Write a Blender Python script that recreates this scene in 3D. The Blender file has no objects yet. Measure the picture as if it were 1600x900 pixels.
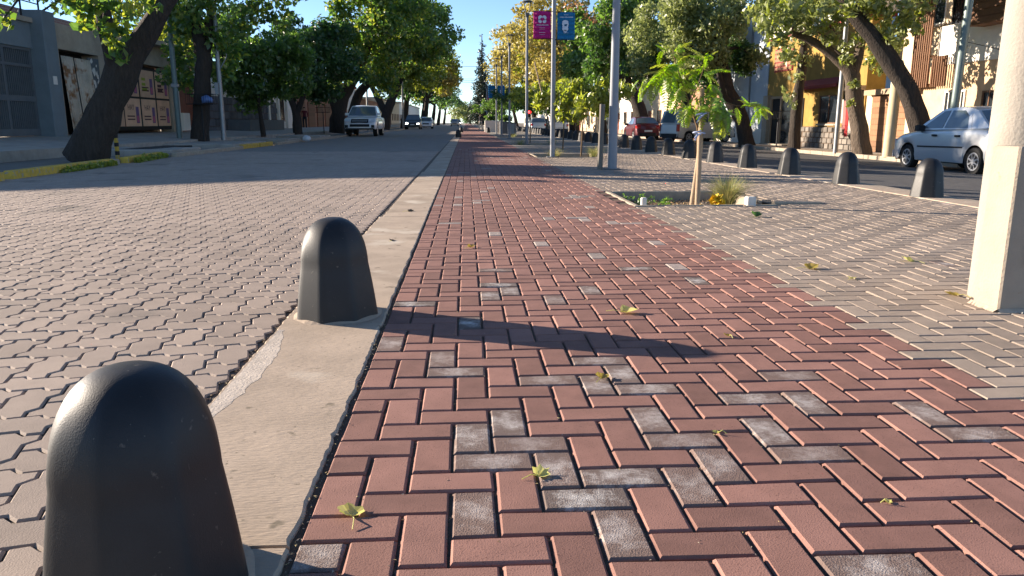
import bpy, bmesh, math, random
import numpy as np
from mathutils import Vector, Matrix, noise as mnoise
R = math.radians
random.seed(7); rng = np.random.default_rng(7)
sc = bpy.context.scene
C = sc.collection
# ---------------------------------------------------------------- camera, sky, sun, exposure
cam = bpy.data.objects.new('camera', bpy.data.cameras.new('camera')); C.objects.link(cam)
cam.location = (0, 0, .815); cam.rotation_euler = (R(90 - 12.141), 0, R(-3.33))
cam.data.sensor_width = 36; cam.data.lens = 27.09; cam.data.clip_start = .05; cam.data.clip_end = 3000
sc.camera = cam
SUN_EL, SUN_AZ = R(15), R(-65.2)
w = bpy.data.worlds.new('World'); sc.world = w; w.use_nodes = True
nt = w.node_tree; bg = nt.nodes['Background']
sky = nt.nodes.new('ShaderNodeTexSky'); sky.sky_type = 'NISHITA'; sky.sun_disc = False
sky.sun_elevation = SUN_EL; sky.sun_rotation = SUN_AZ; sky.air_density = .6; sky.dust_density = .0; sky.ozone_density = 2.2; sky.altitude = 0
nt.links.new(sky.outputs[0], bg.inputs[0]); bg.inputs[1].default_value = .085
sd = bpy.data.lights.new('sun', 'SUN'); sd.energy = 5.0; sd.angle = R(.5); sd.color = (1, .855, .70)
sun = bpy.data.objects.new('sun', sd); C.objects.link(sun)
tos = Vector((math.sin(SUN_AZ)*math.cos(SUN_EL), math.cos(SUN_AZ)*math.cos(SUN_EL), math.sin(SUN_EL)))
sun.rotation_euler = tos.to_track_quat('Z', 'Y').to_euler()
vs = sc.view_settings; vs.view_transform = 'Standard'; vs.look = 'None'; vs.exposure = 1.55; vs.gamma = 1; vs.use_curve_mapping = False
sc.cycles.max_bounces = 6; sc.cycles.transparent_max_bounces = 8

# ---------------------------------------------------------------- helpers: materials
def mat(name, col, rough=.85, var=.15, scale=6, isl=0, orand=0, bump=0, bscale=80, metal=0, spec=.3, spots=None,
        coord='pos', stretch=None, hue=0, big=None, blots=(), bstretch=None, bdist=.01):
    m = bpy.data.materials.new(name); m.use_nodes = True
    t = m.node_tree; N = t.nodes; L = t.links; b = N['Principled BSDF']
    b.inputs['Roughness'].default_value = rough; b.inputs['Metallic'].default_value = metal
    b.inputs['Specular IOR Level'].default_value = spec
    if coord == 'pos': src = N.new('ShaderNodeNewGeometry').outputs['Position']
    else: src = N.new('ShaderNodeTexCoord').outputs['Object']
    if stretch:
        mp = N.new('ShaderNodeMapping'); mp.inputs['Scale'].default_value = stretch; L.new(src, mp.inputs[0]); src = mp.outputs[0]
    val = None
    def add(o, k):
        nonlocal val
        q = N.new('ShaderNodeMath'); q.operation = 'MULTIPLY_ADD'; L.new(o, q.inputs[0]); q.inputs[1].default_value = 2*k
        if val is None: q.inputs[2].default_value = 1-k
        else:
            s = N.new('ShaderNodeMath'); s.operation = 'SUBTRACT'; L.new(val, s.inputs[0]); s.inputs[1].default_value = k
            L.new(s.outputs[0], q.inputs[2])
        val = q.outputs[0]
    if var:
        n = N.new('ShaderNodeTexNoise'); n.inputs['Scale'].default_value = scale; n.inputs['Detail'].default_value = 6
        n.inputs['Roughness'].default_value = .65; L.new(src, n.inputs['Vector']); add(n.outputs[0], var*1.8)
    if big:
        n = N.new('ShaderNodeTexNoise'); n.inputs['Scale'].default_value = big[0]; n.inputs['Detail'].default_value = 3; L.new(src, n.inputs['Vector']); add(n.outputs[0], big[1])
    if isl:
        g = N.new('ShaderNodeNewGeometry'); add(g.outputs['Random Per Island'], isl)
    if orand:
        g = N.new('ShaderNodeObjectInfo'); add(g.outputs['Random'], orand)
    h = N.new('ShaderNodeHueSaturation'); h.inputs['Color'].default_value = (*col, 1)
    if val is not None: L.new(val, h.inputs['Value'])
    if hue and isl:
        q = N.new('ShaderNodeMath'); q.operation = 'MULTIPLY_ADD'; g = N.new('ShaderNodeNewGeometry')
        w_ = N.new('ShaderNodeTexWhiteNoise'); w_.noise_dimensions = '1D'; L.new(g.outputs['Random Per Island'], w_.inputs['W'])
        L.new(w_.outputs['Value'], q.inputs[0]); q.inputs[1].default_value = hue*2; q.inputs[2].default_value = .5-hue
        L.new(q.outputs[0], h.inputs['Hue'])
    out = h.outputs[0]
    for sscale, lo, hi, scol in ([spots] if spots else [])+list(blots):
        n = N.new('ShaderNodeTexNoise'); n.inputs['Scale'].default_value = sscale; n.inputs['Detail'].default_value = 4; L.new(src, n.inputs['Vector'])
        mr = N.new('ShaderNodeMapRange'); mr.inputs[1].default_value = lo; mr.inputs[2].default_value = hi; L.new(n.outputs[0], mr.inputs[0])
        mx = N.new('ShaderNodeMixRGB'); L.new(mr.outputs[0], mx.inputs[0]); L.new(out, mx.inputs[1]); mx.inputs[2].default_value = (*scol, 1)
        out = mx.outputs[0]
    L.new(out, b.inputs['Base Color'])
    if bump:
        n = N.new('ShaderNodeTexNoise'); n.inputs['Scale'].default_value = bscale; n.inputs['Detail'].default_value = 5; bsrc = src
        if bstretch:
            mp = N.new('ShaderNodeMapping'); mp.inputs['Scale'].default_value = bstretch; L.new(src, mp.inputs[0]); bsrc = mp.outputs[0]
        L.new(bsrc, n.inputs['Vector'])
        bp = N.new('ShaderNodeBump'); bp.inputs['Strength'].default_value = bump; bp.inputs['Distance'].default_value = bdist
        L.new(n.outputs[0], bp.inputs['Height']); L.new(bp.outputs[0], b.inputs['Normal'])
    return m
def leafmat(name, c1, c2, trans=.35):
    m = bpy.data.materials.new(name); m.use_nodes = True
    t = m.node_tree; N = t.nodes; L = t.links; N.remove(N['Principled BSDF']); out = N['Material Output']
    g = N.new('ShaderNodeNewGeometry'); cr = N.new('ShaderNodeMixRGB'); cr.inputs[1].default_value = (*c1, 1); cr.inputs[2].default_value = (*c2, 1)
    L.new(g.outputs['Random Per Island'], cr.inputs[0])
    d = N.new('ShaderNodeBsdfDiffuse'); tr = N.new('ShaderNodeBsdfTranslucent'); gl = N.new('ShaderNodeBsdfGlossy'); gl.inputs['Roughness'].default_value = .42
    gl.inputs['Color'].default_value = (.8, .8, .8, 1)
    L.new(cr.outputs[0], d.inputs[0])
    hs = N.new('ShaderNodeHueSaturation'); hs.inputs['Hue'].default_value = .5; hs.inputs['Saturation'].default_value = 1.15; hs.inputs['Value'].default_value = 1.9
    L.new(cr.outputs[0], hs.inputs['Color']); L.new(hs.outputs[0], tr.inputs[0])
    a = N.new('ShaderNodeMixShader'); a.inputs[0].default_value = trans; L.new(d.outputs[0], a.inputs[1]); L.new(tr.outputs[0], a.inputs[2])
    b = N.new('ShaderNodeMixShader'); b.inputs[0].default_value = .06; L.new(a.outputs[0], b.inputs[1]); L.new(gl.outputs[0], b.inputs[2])
    L.new(b.outputs[0], out.inputs[0]); return m
def emis(name, col, s):
    m = bpy.data.materials.new(name); m.use_nodes = True; b = m.node_tree.nodes['Principled BSDF']
    b.inputs['Base Color'].default_value = (*col, 1); b.inputs['Emission Color'].default_value = (*col, 1); b.inputs['Emission Strength'].default_value = s
    return m
def glassmat(name, col=(.02, .025, .03), rough=.06):
    m = mat(name, col, rough, var=.1, scale=3, spec=.6); return m

# ---------------------------------------------------------------- helpers: meshes and things
def wloc(o):
    v = Vector((0, 0, 0))
    while o is not None: v += Vector(o.location); o = o.parent
    return v
class MB:
    """collects faces in world coordinates (or round the origin); build() makes one mesh object"""
    def __init__(s): s.v = []; s.f = []; s.m = []
    def quad(s, *p, m=0):
        i = len(s.v); s.v += [tuple(q) for q in p]; s.f.append(tuple(range(i, i+len(p)))); s.m.append(m)
    def box(s, x0, x1, y0, y1, z0, z1, m=0, bottom=True):
        i = len(s.v); s.v += [(x, y, z) for z in (z0, z1) for x, y in ((x0, y0), (x1, y0), (x1, y1), (x0, y1))]
        F = [(4, 5, 6, 7), (0, 1, 5, 4), (1, 2, 6, 5), (2, 3, 7, 6), (3, 0, 4, 7)] + ([(3, 2, 1, 0)] if bottom else [])
        for q in F: s.f.append(tuple(i+k for k in q)); s.m.append(m)
    def bbox(s, x0, x1, y0, y1, z0, z1, c=.01, m=0):
        """box whose upright and top edges are chamfered by c"""
        i = len(s.v)
        def ring(a, z): return [(x0+a+c, y0+a, z), (x1-a-c, y0+a, z), (x1-a, y0+a+c, z), (x1-a, y1-a-c, z), (x1-a-c, y1-a, z), (x0+a+c, y1-a, z), (x0+a, y1-a-c, z), (x0+a, y0+a+c, z)]
        s.v += ring(0, z0)+ring(0, z1-c)+ring(c, z1)
        for r in (0, 8):
            for k in range(8): s.f.append((i+r+k, i+r+(k+1) % 8, i+r+8+(k+1) % 8, i+r+8+k)); s.m.append(m)
        s.f.append(tuple(i+16+k for k in range(8))); s.m.append(m)
    def tube(s, pts, rad, n=8, m=0, cap=True, jit=0, sq=0):
        pts = [Vector(p) for p in pts]; k = len(pts); i0 = len(s.v)
        if not hasattr(rad, '__len__'): rad = [rad]*k
        up = Vector((0, 0, 1)); prev = None
        for a in range(k):
            d = (pts[min(a+1, k-1)]-pts[max(a-1, 0)]).normalized()
            if prev is None: u = d.cross(Vector((0, 1, .013)) if abs(d.z) > .7 else up).normalized()
            else: u = (prev-d*prev.dot(d)).normalized()
            prev = u; v = d.cross(u)
            for b in range(n):
                an = 2*math.pi*(b+.5*sq)/n; r = rad[a]
                if jit:
                    q = pts[a]+(u*math.cos(an)+v*math.sin(an))*r
                    r *= 1+jit*mnoise.noise(q*2.3)+jit*.8*math.cos(5*an+a*.35)*.5
                s.v.append(tuple(pts[a]+(u*math.cos(an)+v*math.sin(an))*r))
        for a in range(k-1):
            for b in range(n):
                s.f.append((i0+a*n+b, i0+a*n+(b+1) % n, i0+(a+1)*n+(b+1) % n, i0+(a+1)*n+b)); s.m.append(m)
        if cap:
            s.f.append(tuple(i0+b for b in range(n))[::-1]); s.m.append(m)
            s.f.append(tuple(i0+(k-1)*n+b for b in range(n))); s.m.append(m)
    def lathe(s, prof, c=(0, 0, 0), n=24, m=0, axis='z'):
        i0 = len(s.v); k = len(prof)
        for r, z in prof:
            for b in range(n):
                a = 2*math.pi*b/n; p = (r*math.cos(a), r*math.sin(a), z)
                if axis == 'x': p = (z, r*math.cos(a), r*math.sin(a))
                if axis == 'y': p = (r*math.cos(a), z, r*math.sin(a))
                s.v.append((c[0]+p[0], c[1]+p[1], c[2]+p[2]))
        for a in range(k-1):
            for b in range(n): s.f.append((i0+a*n+b, i0+a*n+(b+1) % n, i0+(a+1)*n+(b+1) % n, i0+(a+1)*n+b)); s.m.append(m)
    def prism(s, poly, z0, z1, m=0):
        i = len(s.v); n = len(poly)
        s.v += [(x, y, z0) for x, y in poly]+[(x, y, z1) for x, y in poly]
        for k in range(n): s.f.append((i+k, i+(k+1) % n, i+n+(k+1) % n, i+n+k)); s.m.append(m)
        s.f.append(tuple(i+n+k for k in range(n))); s.m.append(m); s.f.append(tuple(i+k for k in range(n))[::-1]); s.m.append(m)
    def build(s, name, mats, parent=None, smooth=None, fix=False, **kw):
        me = bpy.data.meshes.new(name)
        off = wloc(parent) if parent else Vector((0, 0, 0))
        me.from_pydata([(x-off.x, y-off.y, z-off.z) for x, y, z in s.v], [], s.f)
        if not isinstance(mats, (list, tuple)): mats = [mats]
        for q in mats: me.materials.append(q)
        me.polygons.foreach_set('material_index', s.m)
        if fix:
            bm = bmesh.new(); bm.from_mesh(me); bmesh.ops.recalc_face_normals(bm, faces=bm.faces); bm.to_mesh(me); bm.free()
        if smooth:
            me.polygons.foreach_set('use_smooth', [True]*len(me.polygons)); me.set_sharp_from_angle(angle=R(smooth))
        me.update()
        o = bpy.data.objects.new(name, me); C.objects.link(o)
        if parent: o.parent = parent
        for k, v_ in kw.items(): o[k] = v_
        return o
def thing(name, label, cat, loc=(0, 0, 0), group=None, rz=0):
    o = bpy.data.objects.new(name, None); C.objects.link(o); o.location = loc; o.rotation_euler = (0, 0, rz)
    o.empty_display_size = .2; o['label'] = label; o['category'] = cat
    if group: o['group'] = group
    return o
def tag(o, label, cat, group=None):
    o['label'] = label; o['category'] = cat
    if group: o['group'] = group
    return o
def dup(root, loc=None, rz=None, label=None, group=None, scale=None):
    def cp(o, par):
        c = o.copy(); C.objects.link(c)
        if par: c.parent = par
        for ch in o.children: cp(ch, c)
        return c
    r = cp(root, None)
    if loc: r.location = loc
    if rz is not None: r.rotation_euler = (0, 0, rz)
    if label: r['label'] = label
    if group: r['group'] = group
    if scale: r.scale = scale if hasattr(scale, '__len__') else (scale,)*3
    return r
def sheet(name, poly, m, z=None):
    b = MB(); b.quad(*[p if len(p) == 3 else (*p, z) for p in poly]); return b.build(name, m, kind='structure')
# ---------------------------------------------------------------- materials
M = {}
M['ground'] = mat('dirt', (.22, .17, .12), .95, .3, 1.5, bump=.5, bscale=20)
M['joint'] = mat('joint_sand', (.12, .085, .06), .95, .3, 25, bump=.6, bscale=150)
M['roadjoint'] = mat('road_joint_sand', (.15, .12, .095), .95, .3, 25, bump=.6, bscale=150)
M['greyjoint'] = mat('grey_joint_sand', (.17, .14, .11), .95, .3, 25, bump=.6, bscale=150)
M['red'] = mat('red_brick', (.25, .132, .104), .85, .20, 9, isl=.16, orand=.22, big=(.9, .22), bump=.16, bscale=300, spots=(300, .63, .67, (.10, .045, .035)), spec=.25)
M['grey'] = mat('grey_brick', (.315, .252, .20), .85, .16, 9, big=(.6, .18), isl=.12, orand=.14, bump=.5, bscale=260, spots=(330, .67, .73, (.1, .09, .07)), spec=.25)
M['roadstone'] = mat('road_paver', (.315, .247, .198), .82, .16, 5, big=(.45, .2), blots=((1.1, .60, .75, (.17, .14, .115)),), isl=.08, orand=.12, bump=.18, bscale=260, spots=(240, .66, .74, (.13, .11, .09)), spec=.3)
M['concrete'] = mat('concrete', (.42, .332, .25), .9, .2, 3.5, big=(.7, .25), bump=.28, bscale=170, bstretch=(.22, 1, 1), spots=(60, .66, .74, (.2, .165, .12)), blots=((2.3, .58, .68, (.56, .48, .38)), (1.7, .62, .74, (.26, .205, .15)), (9, .66, .70, (.22, .18, .13))), spec=.2)
M['kerbconc'] = mat('kerb_concrete', (.35, .29, .22), .9, .25, 8, bump=.4, bscale=60)
M['asphalt'] = mat('asphalt', (.10, .095, .09), .9, .25, 4, bump=.5, bscale=150)
M['walk'] = mat('sidewalk_concrete', (.33, .295, .25), .9, .3, 2.2, bump=.4, bscale=40)
M['walkdirt'] = mat('sidewalk_earth', (.34, .27, .19), .95, .3, 1.6, bump=.5, bscale=25)
M['ditch'] = mat('verge_concrete', (.17, .155, .135), .95, .35, 1.8, bump=.4, bscale=30)
M['yellow'] = mat('yellow_kerb_paint', (.56, .36, .06), .8, .3, 9, bump=.3, bscale=50, spots=(14, .58, .66, (.35, .3, .22)))
M['soil'] = mat('garden_soil', (.15, .105, .068), .95, .4, 14, bump=1, bscale=50)
M['bark'] = mat('bark', (.047, .037, .030), .95, .45, 5, bump=1, bscale=9, stretch=(4, 4, .7), bdist=.06)
M['barkpale'] = mat('pale_bark', (.115, .088, .066), .95, .4, 5, bump=1, bscale=9, stretch=(4, 4, .7), bdist=.06)
M['twig'] = mat('twig', (.14, .09, .05), .9, .3, 20)
M['white'] = mat('white_render', (.74, .70, .62), .9, .08, 1.2, bump=.15, bscale=40)
M['cream'] = mat('cream_render', (.62, .50, .34), .9, .1, 1.2, bump=.15, bscale=40)
M['blue'] = mat('blue_grey_render', (.42, .46, .50), .9, .08, 1.2)
M['ochre'] = mat('ochre_render', (.31, .195, .05), .9, .3, 1.6, bump=.2, bscale=30)
M['tan'] = mat('tan_stone_cladding', (.56, .40, .25), .9, .2, 3, bump=.3, bscale=25)
M['darkgrey'] = mat('dark_grey_paint', (.11, .12, .125), .7, .15, 3)
M['bluegrey'] = mat('blue_grey_paint', (.16, .19, .20), .8, .15, 2)
M['dirtyconc'] = mat('weathered_concrete', (.37, .31, .235), .92, .3, 1.5, bump=.3, bscale=30)
M['wood'] = mat('brown_wood', (.17, .085, .045), .7, .3, 6, stretch=(1, 1, 6), orand=.15)
M['redwood'] = mat('red_brown_door', (.20, .065, .035), .6, .25, 6)
M['redpaint'] = mat('dark_red_paint', (.22, .035, .03), .7, .15, 4)
M['black'] = mat('black_metal', (.015, .015, .016), .5, .1, 5)
M['dark'] = mat('dark_interior', (.02, .018, .016), .8, .3, 2)
M['galv'] = mat('galvanised_steel', (.26, .27, .275), .5, .12, 4, metal=.75)
M['greenpole'] = mat('green_grey_pole', (.15, .19, .18), .5, .15, 4, metal=.3)
M['greypole'] = mat('grey_pole_paint', (.23, .245, .27), .45, .1, 4)
M['beigepole'] = mat('beige_pole_paint', (.52, .43, .27), .8, .12, 5)
M['poleconc'] = mat('pole_concrete', (.30, .27, .228), .85, .14, 3, bump=.35, bscale=70)
M['boxconc'] = mat('painted_concrete', (.325, .272, .212), .85, .14, 3, big=(1.5, .15), bump=.3, bscale=90, spots=(26, .66, .72, (.3, .23, .16)), blots=((5, .64, .74, (.36, .29, .2)),))
M['timber'] = mat('raw_timber', (.36, .26, .17), .8, .25, 9, stretch=(6, 6, .8), bump=.3, bscale=40)
M['greytimber'] = mat('weathered_timber', (.17, .15, .125), .85, .3, 9, stretch=(6, 6, .8), bump=.4, bscale=40)
M['tie'] = mat('blue_white_tie', (.36, .42, .60), .8, .2, 30)
M['whiteblock'] = mat('white_block', (.66, .62, .55), .9, .15, 15, bump=.3, bscale=80)
M['bollard'] = mat('black_bollard_paint', (.013, .013, .014), .5, .35, 9, big=(3, .3), bump=.08, bscale=330, spec=.42, spots=(45, .68, .75, (.10, .085, .07)), blots=((4, .62, .85, (.035, .032, .028)), (120, .73, .77, (.12, .105, .09))))
M['bolls'] = mat('scuffed_bollard_paint', (.23, .215, .19), .6, .4, 9, bump=.2, bscale=300)
M['glass'] = glassmat('dark_glass')
M['carglass'] = glassmat('car_glass', (.09, .125, .155), .05)  # pale bluish base paints in the reflected sky and the view through
M['tyre'] = mat('tyre_rubber', (.018, .018, .018), .85, .1, 20)
M['hub'] = mat('hubcap_silver', (.55, .56, .58), .35, .05, 20, metal=.6)
M['plastic'] = mat('black_plastic', (.02, .02, .022), .55, .05, 20)
M['lamp'] = mat('lamp_lens', (.6, .62, .65), .15, .05, 20, spec=.6)
M['tail'] = mat('red_lens', (.35, .015, .015), .2, .05, 20, spec=.6)
M['plate'] = mat('number_plate', (.6, .6, .6), .5, .05, 20)
def paint(name, col, metal=.0):
    m = mat(name, col, .35, .05, 2, metal=metal, spec=.5); b = m.node_tree.nodes['Principled BSDF']
    b.inputs['Coat Weight'].default_value = .7; b.inputs['Coat Roughness'].default_value = .06; return m
M['silver'] = paint('silver_car_paint', (.52, .54, .56), .3)
M['carwhite'] = paint('white_car_paint', (.74, .75, .76))
M['carred'] = paint('red_car_paint', (.11, .010, .018), .2)
M['vanpaint'] = paint('pale_van_paint', (.58, .58, .56), .1)
M['carblack'] = paint('dark_car_paint', (.025, .028, .032))
M['cartan'] = paint('tan_car_paint', (.40, .33, .24))
M['magenta'] = mat('magenta_banner_cloth', (.42, .012, .16), .8, .08, 5)
M['teal'] = mat('blue_banner_cloth', (.012, .15, .32), .8, .12, 4)
M['print'] = mat('pale_banner_print', (.55, .60, .68), .8, .05, 5)
M['l_green'] = leafmat('green_leaves', (0.055, 0.105, 0.026), (0.13, 0.21, 0.045), 0.5)
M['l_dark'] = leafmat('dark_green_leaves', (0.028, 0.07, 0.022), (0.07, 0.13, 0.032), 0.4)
M['l_yelgreen'] = leafmat('yellow_green_leaves', (0.14, 0.18, 0.032), (0.28, 0.3, 0.06), 0.55)
M['l_yellow'] = leafmat('autumn_yellow_leaves', (0.25, 0.205, 0.055), (0.4, 0.35, 0.12), 0.35)
M['l_olive'] = leafmat('pale_olive_leaves', (0.14, 0.17, 0.06), (0.27, 0.3, 0.12), 0.4)
M['l_lime'] = leafmat('bright_young_leaves', (0.14, 0.25, 0.02), (0.3, 0.44, 0.06), 0.5)
M['l_brown'] = leafmat('russet_leaves', (.20, .095, .035), (.34, .20, .09), .3)
M['straw'] = leafmat('straw_grass', (.22, .20, .085), (.44, .38, .19), .35)
M['fallen'] = leafmat('fallen_yellow_leaf', (.52, .50, .14), (.62, .58, .22), .25)
M['fallenb'] = leafmat('fallen_olive_leaf', (.30, .24, .05), (.34, .26, .07), .3)
M['cypress'] = leafmat('cypress_leaves', (.018, .03, .016), (.045, .055, .032), .1)
# whitened bricks: pale lime bloom that gathers in the middle of the brick
def bloom(name, base, dark, cover=1.0):
    m = mat(name, base, .88, .2, 12, orand=.15, isl=.1, bump=.35, bscale=260); t = m.node_tree; N = t.nodes; L = t.links; b = N['Principled BSDF']
    src = b.inputs['Base Color'].links[0].from_socket
    tc = N.new('ShaderNodeTexCoord'); ln = N.new('ShaderNodeVectorMath'); ln.operation = 'MULTIPLY'; L.new(tc.outputs['Object'], ln.inputs[0])
    ln.inputs[1].default_value = (12, 12, 0); le = N.new('ShaderNodeVectorMath'); le.operation = 'LENGTH'; L.new(ln.outputs[0], le.inputs[0])
    g = N.new('ShaderNodeNewGeometry'); n = N.new('ShaderNodeTexNoise'); n.inputs['Scale'].default_value = 16; n.inputs['Detail'].default_value = 10; n.inputs['Roughness'].default_value = .82
    L.new(g.outputs['Position'], n.inputs['Vector'])
    a = N.new('ShaderNodeMath'); a.operation = 'MULTIPLY_ADD'; L.new(n.outputs[0], a.inputs[0]); a.inputs[1].default_value = 4.2
    s = N.new('ShaderNodeMath'); s.operation = 'MULTIPLY_ADD'; L.new(le.outputs['Value'], s.inputs[0]); s.inputs[1].default_value = -.75; s.inputs[2].default_value = -1.45*cover
    s.use_clamp = False; L.new(s.outputs[0], a.inputs[2]); a.use_clamp = True
    n2 = N.new('ShaderNodeMixRGB'); L.new(a.outputs[0], n2.inputs[0]); n2.inputs[1].default_value = (*dark, 1); n2.inputs[2].default_value = (.62, .59, .55, 1)
    mx = N.new('ShaderNodeMixRGB'); oi = N.new('ShaderNodeObjectInfo'); fm = N.new('ShaderNodeMath'); fm.operation = 'MULTIPLY_ADD'; L.new(oi.outputs['Random'], fm.inputs[0]); fm.inputs[1].default_value = .55; fm.inputs[2].default_value = .38; L.new(fm.outputs[0], mx.inputs[0]); L.new(src, mx.inputs[1]); L.new(n2.outputs[0], mx.inputs[2])
    L.new(mx.outputs[0], b.inputs['Base Color']); return m
M['bloomgrey'] = bloom('lime_bloomed_brick', (.24, .15, .12), (.135, .105, .09))
M['bloomstuff'] = mat('lime_bloomed_far_brick', (.33, .27, .235), .88, .25, 14, isl=.15, bump=.4, bscale=200)
# ================================================================ THE GROUND
sheet('ground', [(-700, -400), (700, -400), (700, 1500), (-700, 1500)], M['ground'], -.75)
Y0, Y1 = -6, 520
road = sheet('left_road', [(-7.0, Y0, -.009), (-.70, Y0, -.009), (-.70, Y1, -.009), (-7.0, Y1, -.009)], M['roadjoint'])
redp = sheet('red_paving', [(-.40, Y0, -.009), (1.656, Y0, -.009), (1.656, Y1, -.009), (-.40, Y1, -.009)], M['joint'])
BEDS = [(1.66, 3.12, 7.58, 9.22), (1.66, 3.3, 18.55, 20.6), (1.66, 3.3, 28.6, 31.0), (1.66, 3.3, 43, 45.5)]
b = MB(); ys = [Y0]
for x0, x1, y0, y1 in BEDS:
    b.quad((1.656, ys[-1], -.009), (4.99, ys[-1], -.009), (4.99, y0, -.009), (1.656, y0, -.009))
    b.quad((x1, y0, -.009), (4.99, y0, -.009), (4.99, y1, -.009), (x1, y1, -.009)); ys.append(y1)
b.quad((1.656, ys[-1], -.009), (4.99, ys[-1], -.009), (4.99, Y1, -.009), (1.656, Y1, -.009))
greyp = b.build('grey_paving', M['greyjoint'], kind='structure')
sheet('right_road', [(5.42, Y0, -.13), (13.05, Y0, -.36), (13.05, Y1, -.36), (5.42, Y1, -.13)], M['asphalt'])
b = MB(); b.quad((13.2, Y0, -.24), (14.3, Y0, -.27), (14.3, Y1, -.27), (13.2, Y1, -.24)); b.build('right_verge', M['walkdirt'], kind='structure')
b = MB(); b.quad((14.3, Y0, -.27), (16.4, Y0, -.36), (16.4, Y1, -.36), (14.3, Y1, -.27)); b.build('right_sidewalk', M['walk'], kind='structure')
# left: verge with the tree pits, a step up, raised sidewalk
b = MB(); b.quad((-9.3, 10, .02), (-7.14, 10, .0), (-7.14, Y1, .0), (-9.3, Y1, .02)); b.build('left_verge', M['ditch'], kind='structure')
b = MB(); b.quad((-14.6, 10.4, .46), (-9.3, 10.4, .24), (-9.3, Y1, .24), (-14.6, Y1, .46)); b.quad((-9.3, 10.4, .24), (-9.3, 10.4, -.1), (-9.3, Y1, -.1), (-9.3, Y1, .24))
b.quad((-14.6, 10.4, .46), (-14.6, 10.4, -.2), (-9.3, 10.4, -.1), (-9.3, 10.4, .24))
b.build('left_sidewalk', M['walk'], kind='structure')
for y, h in ((19.4, 2.2), (24.6, 4.0), (32, 2.4), (39, 3)):      # slabs bridging the verge
    b = MB(); b.bbox(-9.35, -7.16, y, y+h, -.05, .16, .02); b.build('verge_slab', M['walk'], kind='structure')
sheet('side_street', [(-60, -6), (-7.0, -6), (-7.0, 10), (-60, 10)], M['asphalt'], -.02)

# ---- concrete strips (slabs are parts)
def ragged(x0, x1, y0, y1, z0, z1, j0=.008, step=.045, seed=0):
    b = MB(); n = max(2, int((y1-y0)/step)); rr = random.Random(seed); q = 1 if step < .1 else 3
    def wob(x, sgn): return [(x+rr.uniform(-j0, j0)*.45+j0*1.2*mnoise.noise(Vector((k*.23, seed*7.1+x*50, 0)))-sgn*(rr.uniform(0, j0*1.6) if rr.random() < .12 else 0), y0+(y1-y0)*k/n) for k in range(n+1)]
    Lf = wob(x0, -1); Rt = wob(x1, 1)
    for k in range(n):
        (a, ya), (c, yc) = Lf[k], Lf[k+1]; (d, yd), (e, ye) = Rt[k], Rt[k+1]; q = .006
        b.quad((a+q, ya, z1), (d-q, yd, z1), (e-q, ye, z1), (c+q, yc, z1))
        b.quad((a, ya, z1-.006), (a+q, ya, z1), (c+q, yc, z1), (c, yc, z1-.006)); b.quad((d-q, yd, z1), (d, yd, z1-.006), (e, ye, z1-.006), (e-q, ye, z1))
        b.quad((a, ya, z0), (a, ya, z1-.006), (c, yc, z1-.006), (c, yc, z0)); b.quad((d, yd, z1-.006), (d, yd, z0), (e, ye, z0), (e, ye, z1-.006))
    for yy, (a, _), (d, _2), s in ((y0, Lf[0], Rt[0], 1), (y1, Lf[-1], Rt[-1], -1)):
        p = [(a, yy, z0), (d, yy, z0), (d, yy, z1-.006), (d-q, yy, z1), (a+q, yy, z1), (a, yy, z1-.006)]; b.quad(*(p if s > 0 else p[::-1]))
    return b
st = sheet('left_concrete_strip', [(-.80, Y0, -.012), (-.32, Y0, -.012), (-.32, Y1, -.012), (-.80, Y1, -.012)], M['joint'])
for k, (a, c) in enumerate(((-3, 1.385), (1.397, 6.8), (6.815, 13.1), (13.115, 19.4), (19.42, 27), (27.02, 36), (36.02, 48), (48.02, 90), (90.02, 500))):
    x0 = -.785 if c < 6 else -.775 if c < 7 else -.745 if c < 14 else -.72
    ragged(x0 if k > 1 else -.772, -.356, a, c, -.05, .004, .005 if a < 13 else .002, .022 if a < 13 else .5 if a < 40 else 5, k).build('slab', M['concrete'], st)
st2 = sheet('right_concrete_strip', [(4.96, Y0, -.012), (5.36, Y0, -.012), (5.36, Y1, -.012), (4.96, Y1, -.012)], M['joint'])
for k, (a, c) in enumerate(((-3, 3), (3.015, 9), (9.015, 15), (15.015, 21), (21.02, 30), (30.02, 45), (45.02, 90), (90.02, 500))):
    ragged(4.98, 5.28, a, c, -.05, .004, .004, .3 if a < 40 else 5, 30+k).build('slab', M['concrete'], st2)
k2 = MB(); k2.box(5.29, 5.44, Y0, Y1, -.3, .0); k2.build('median_kerb', M['kerbconc'], kind='structure')
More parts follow.
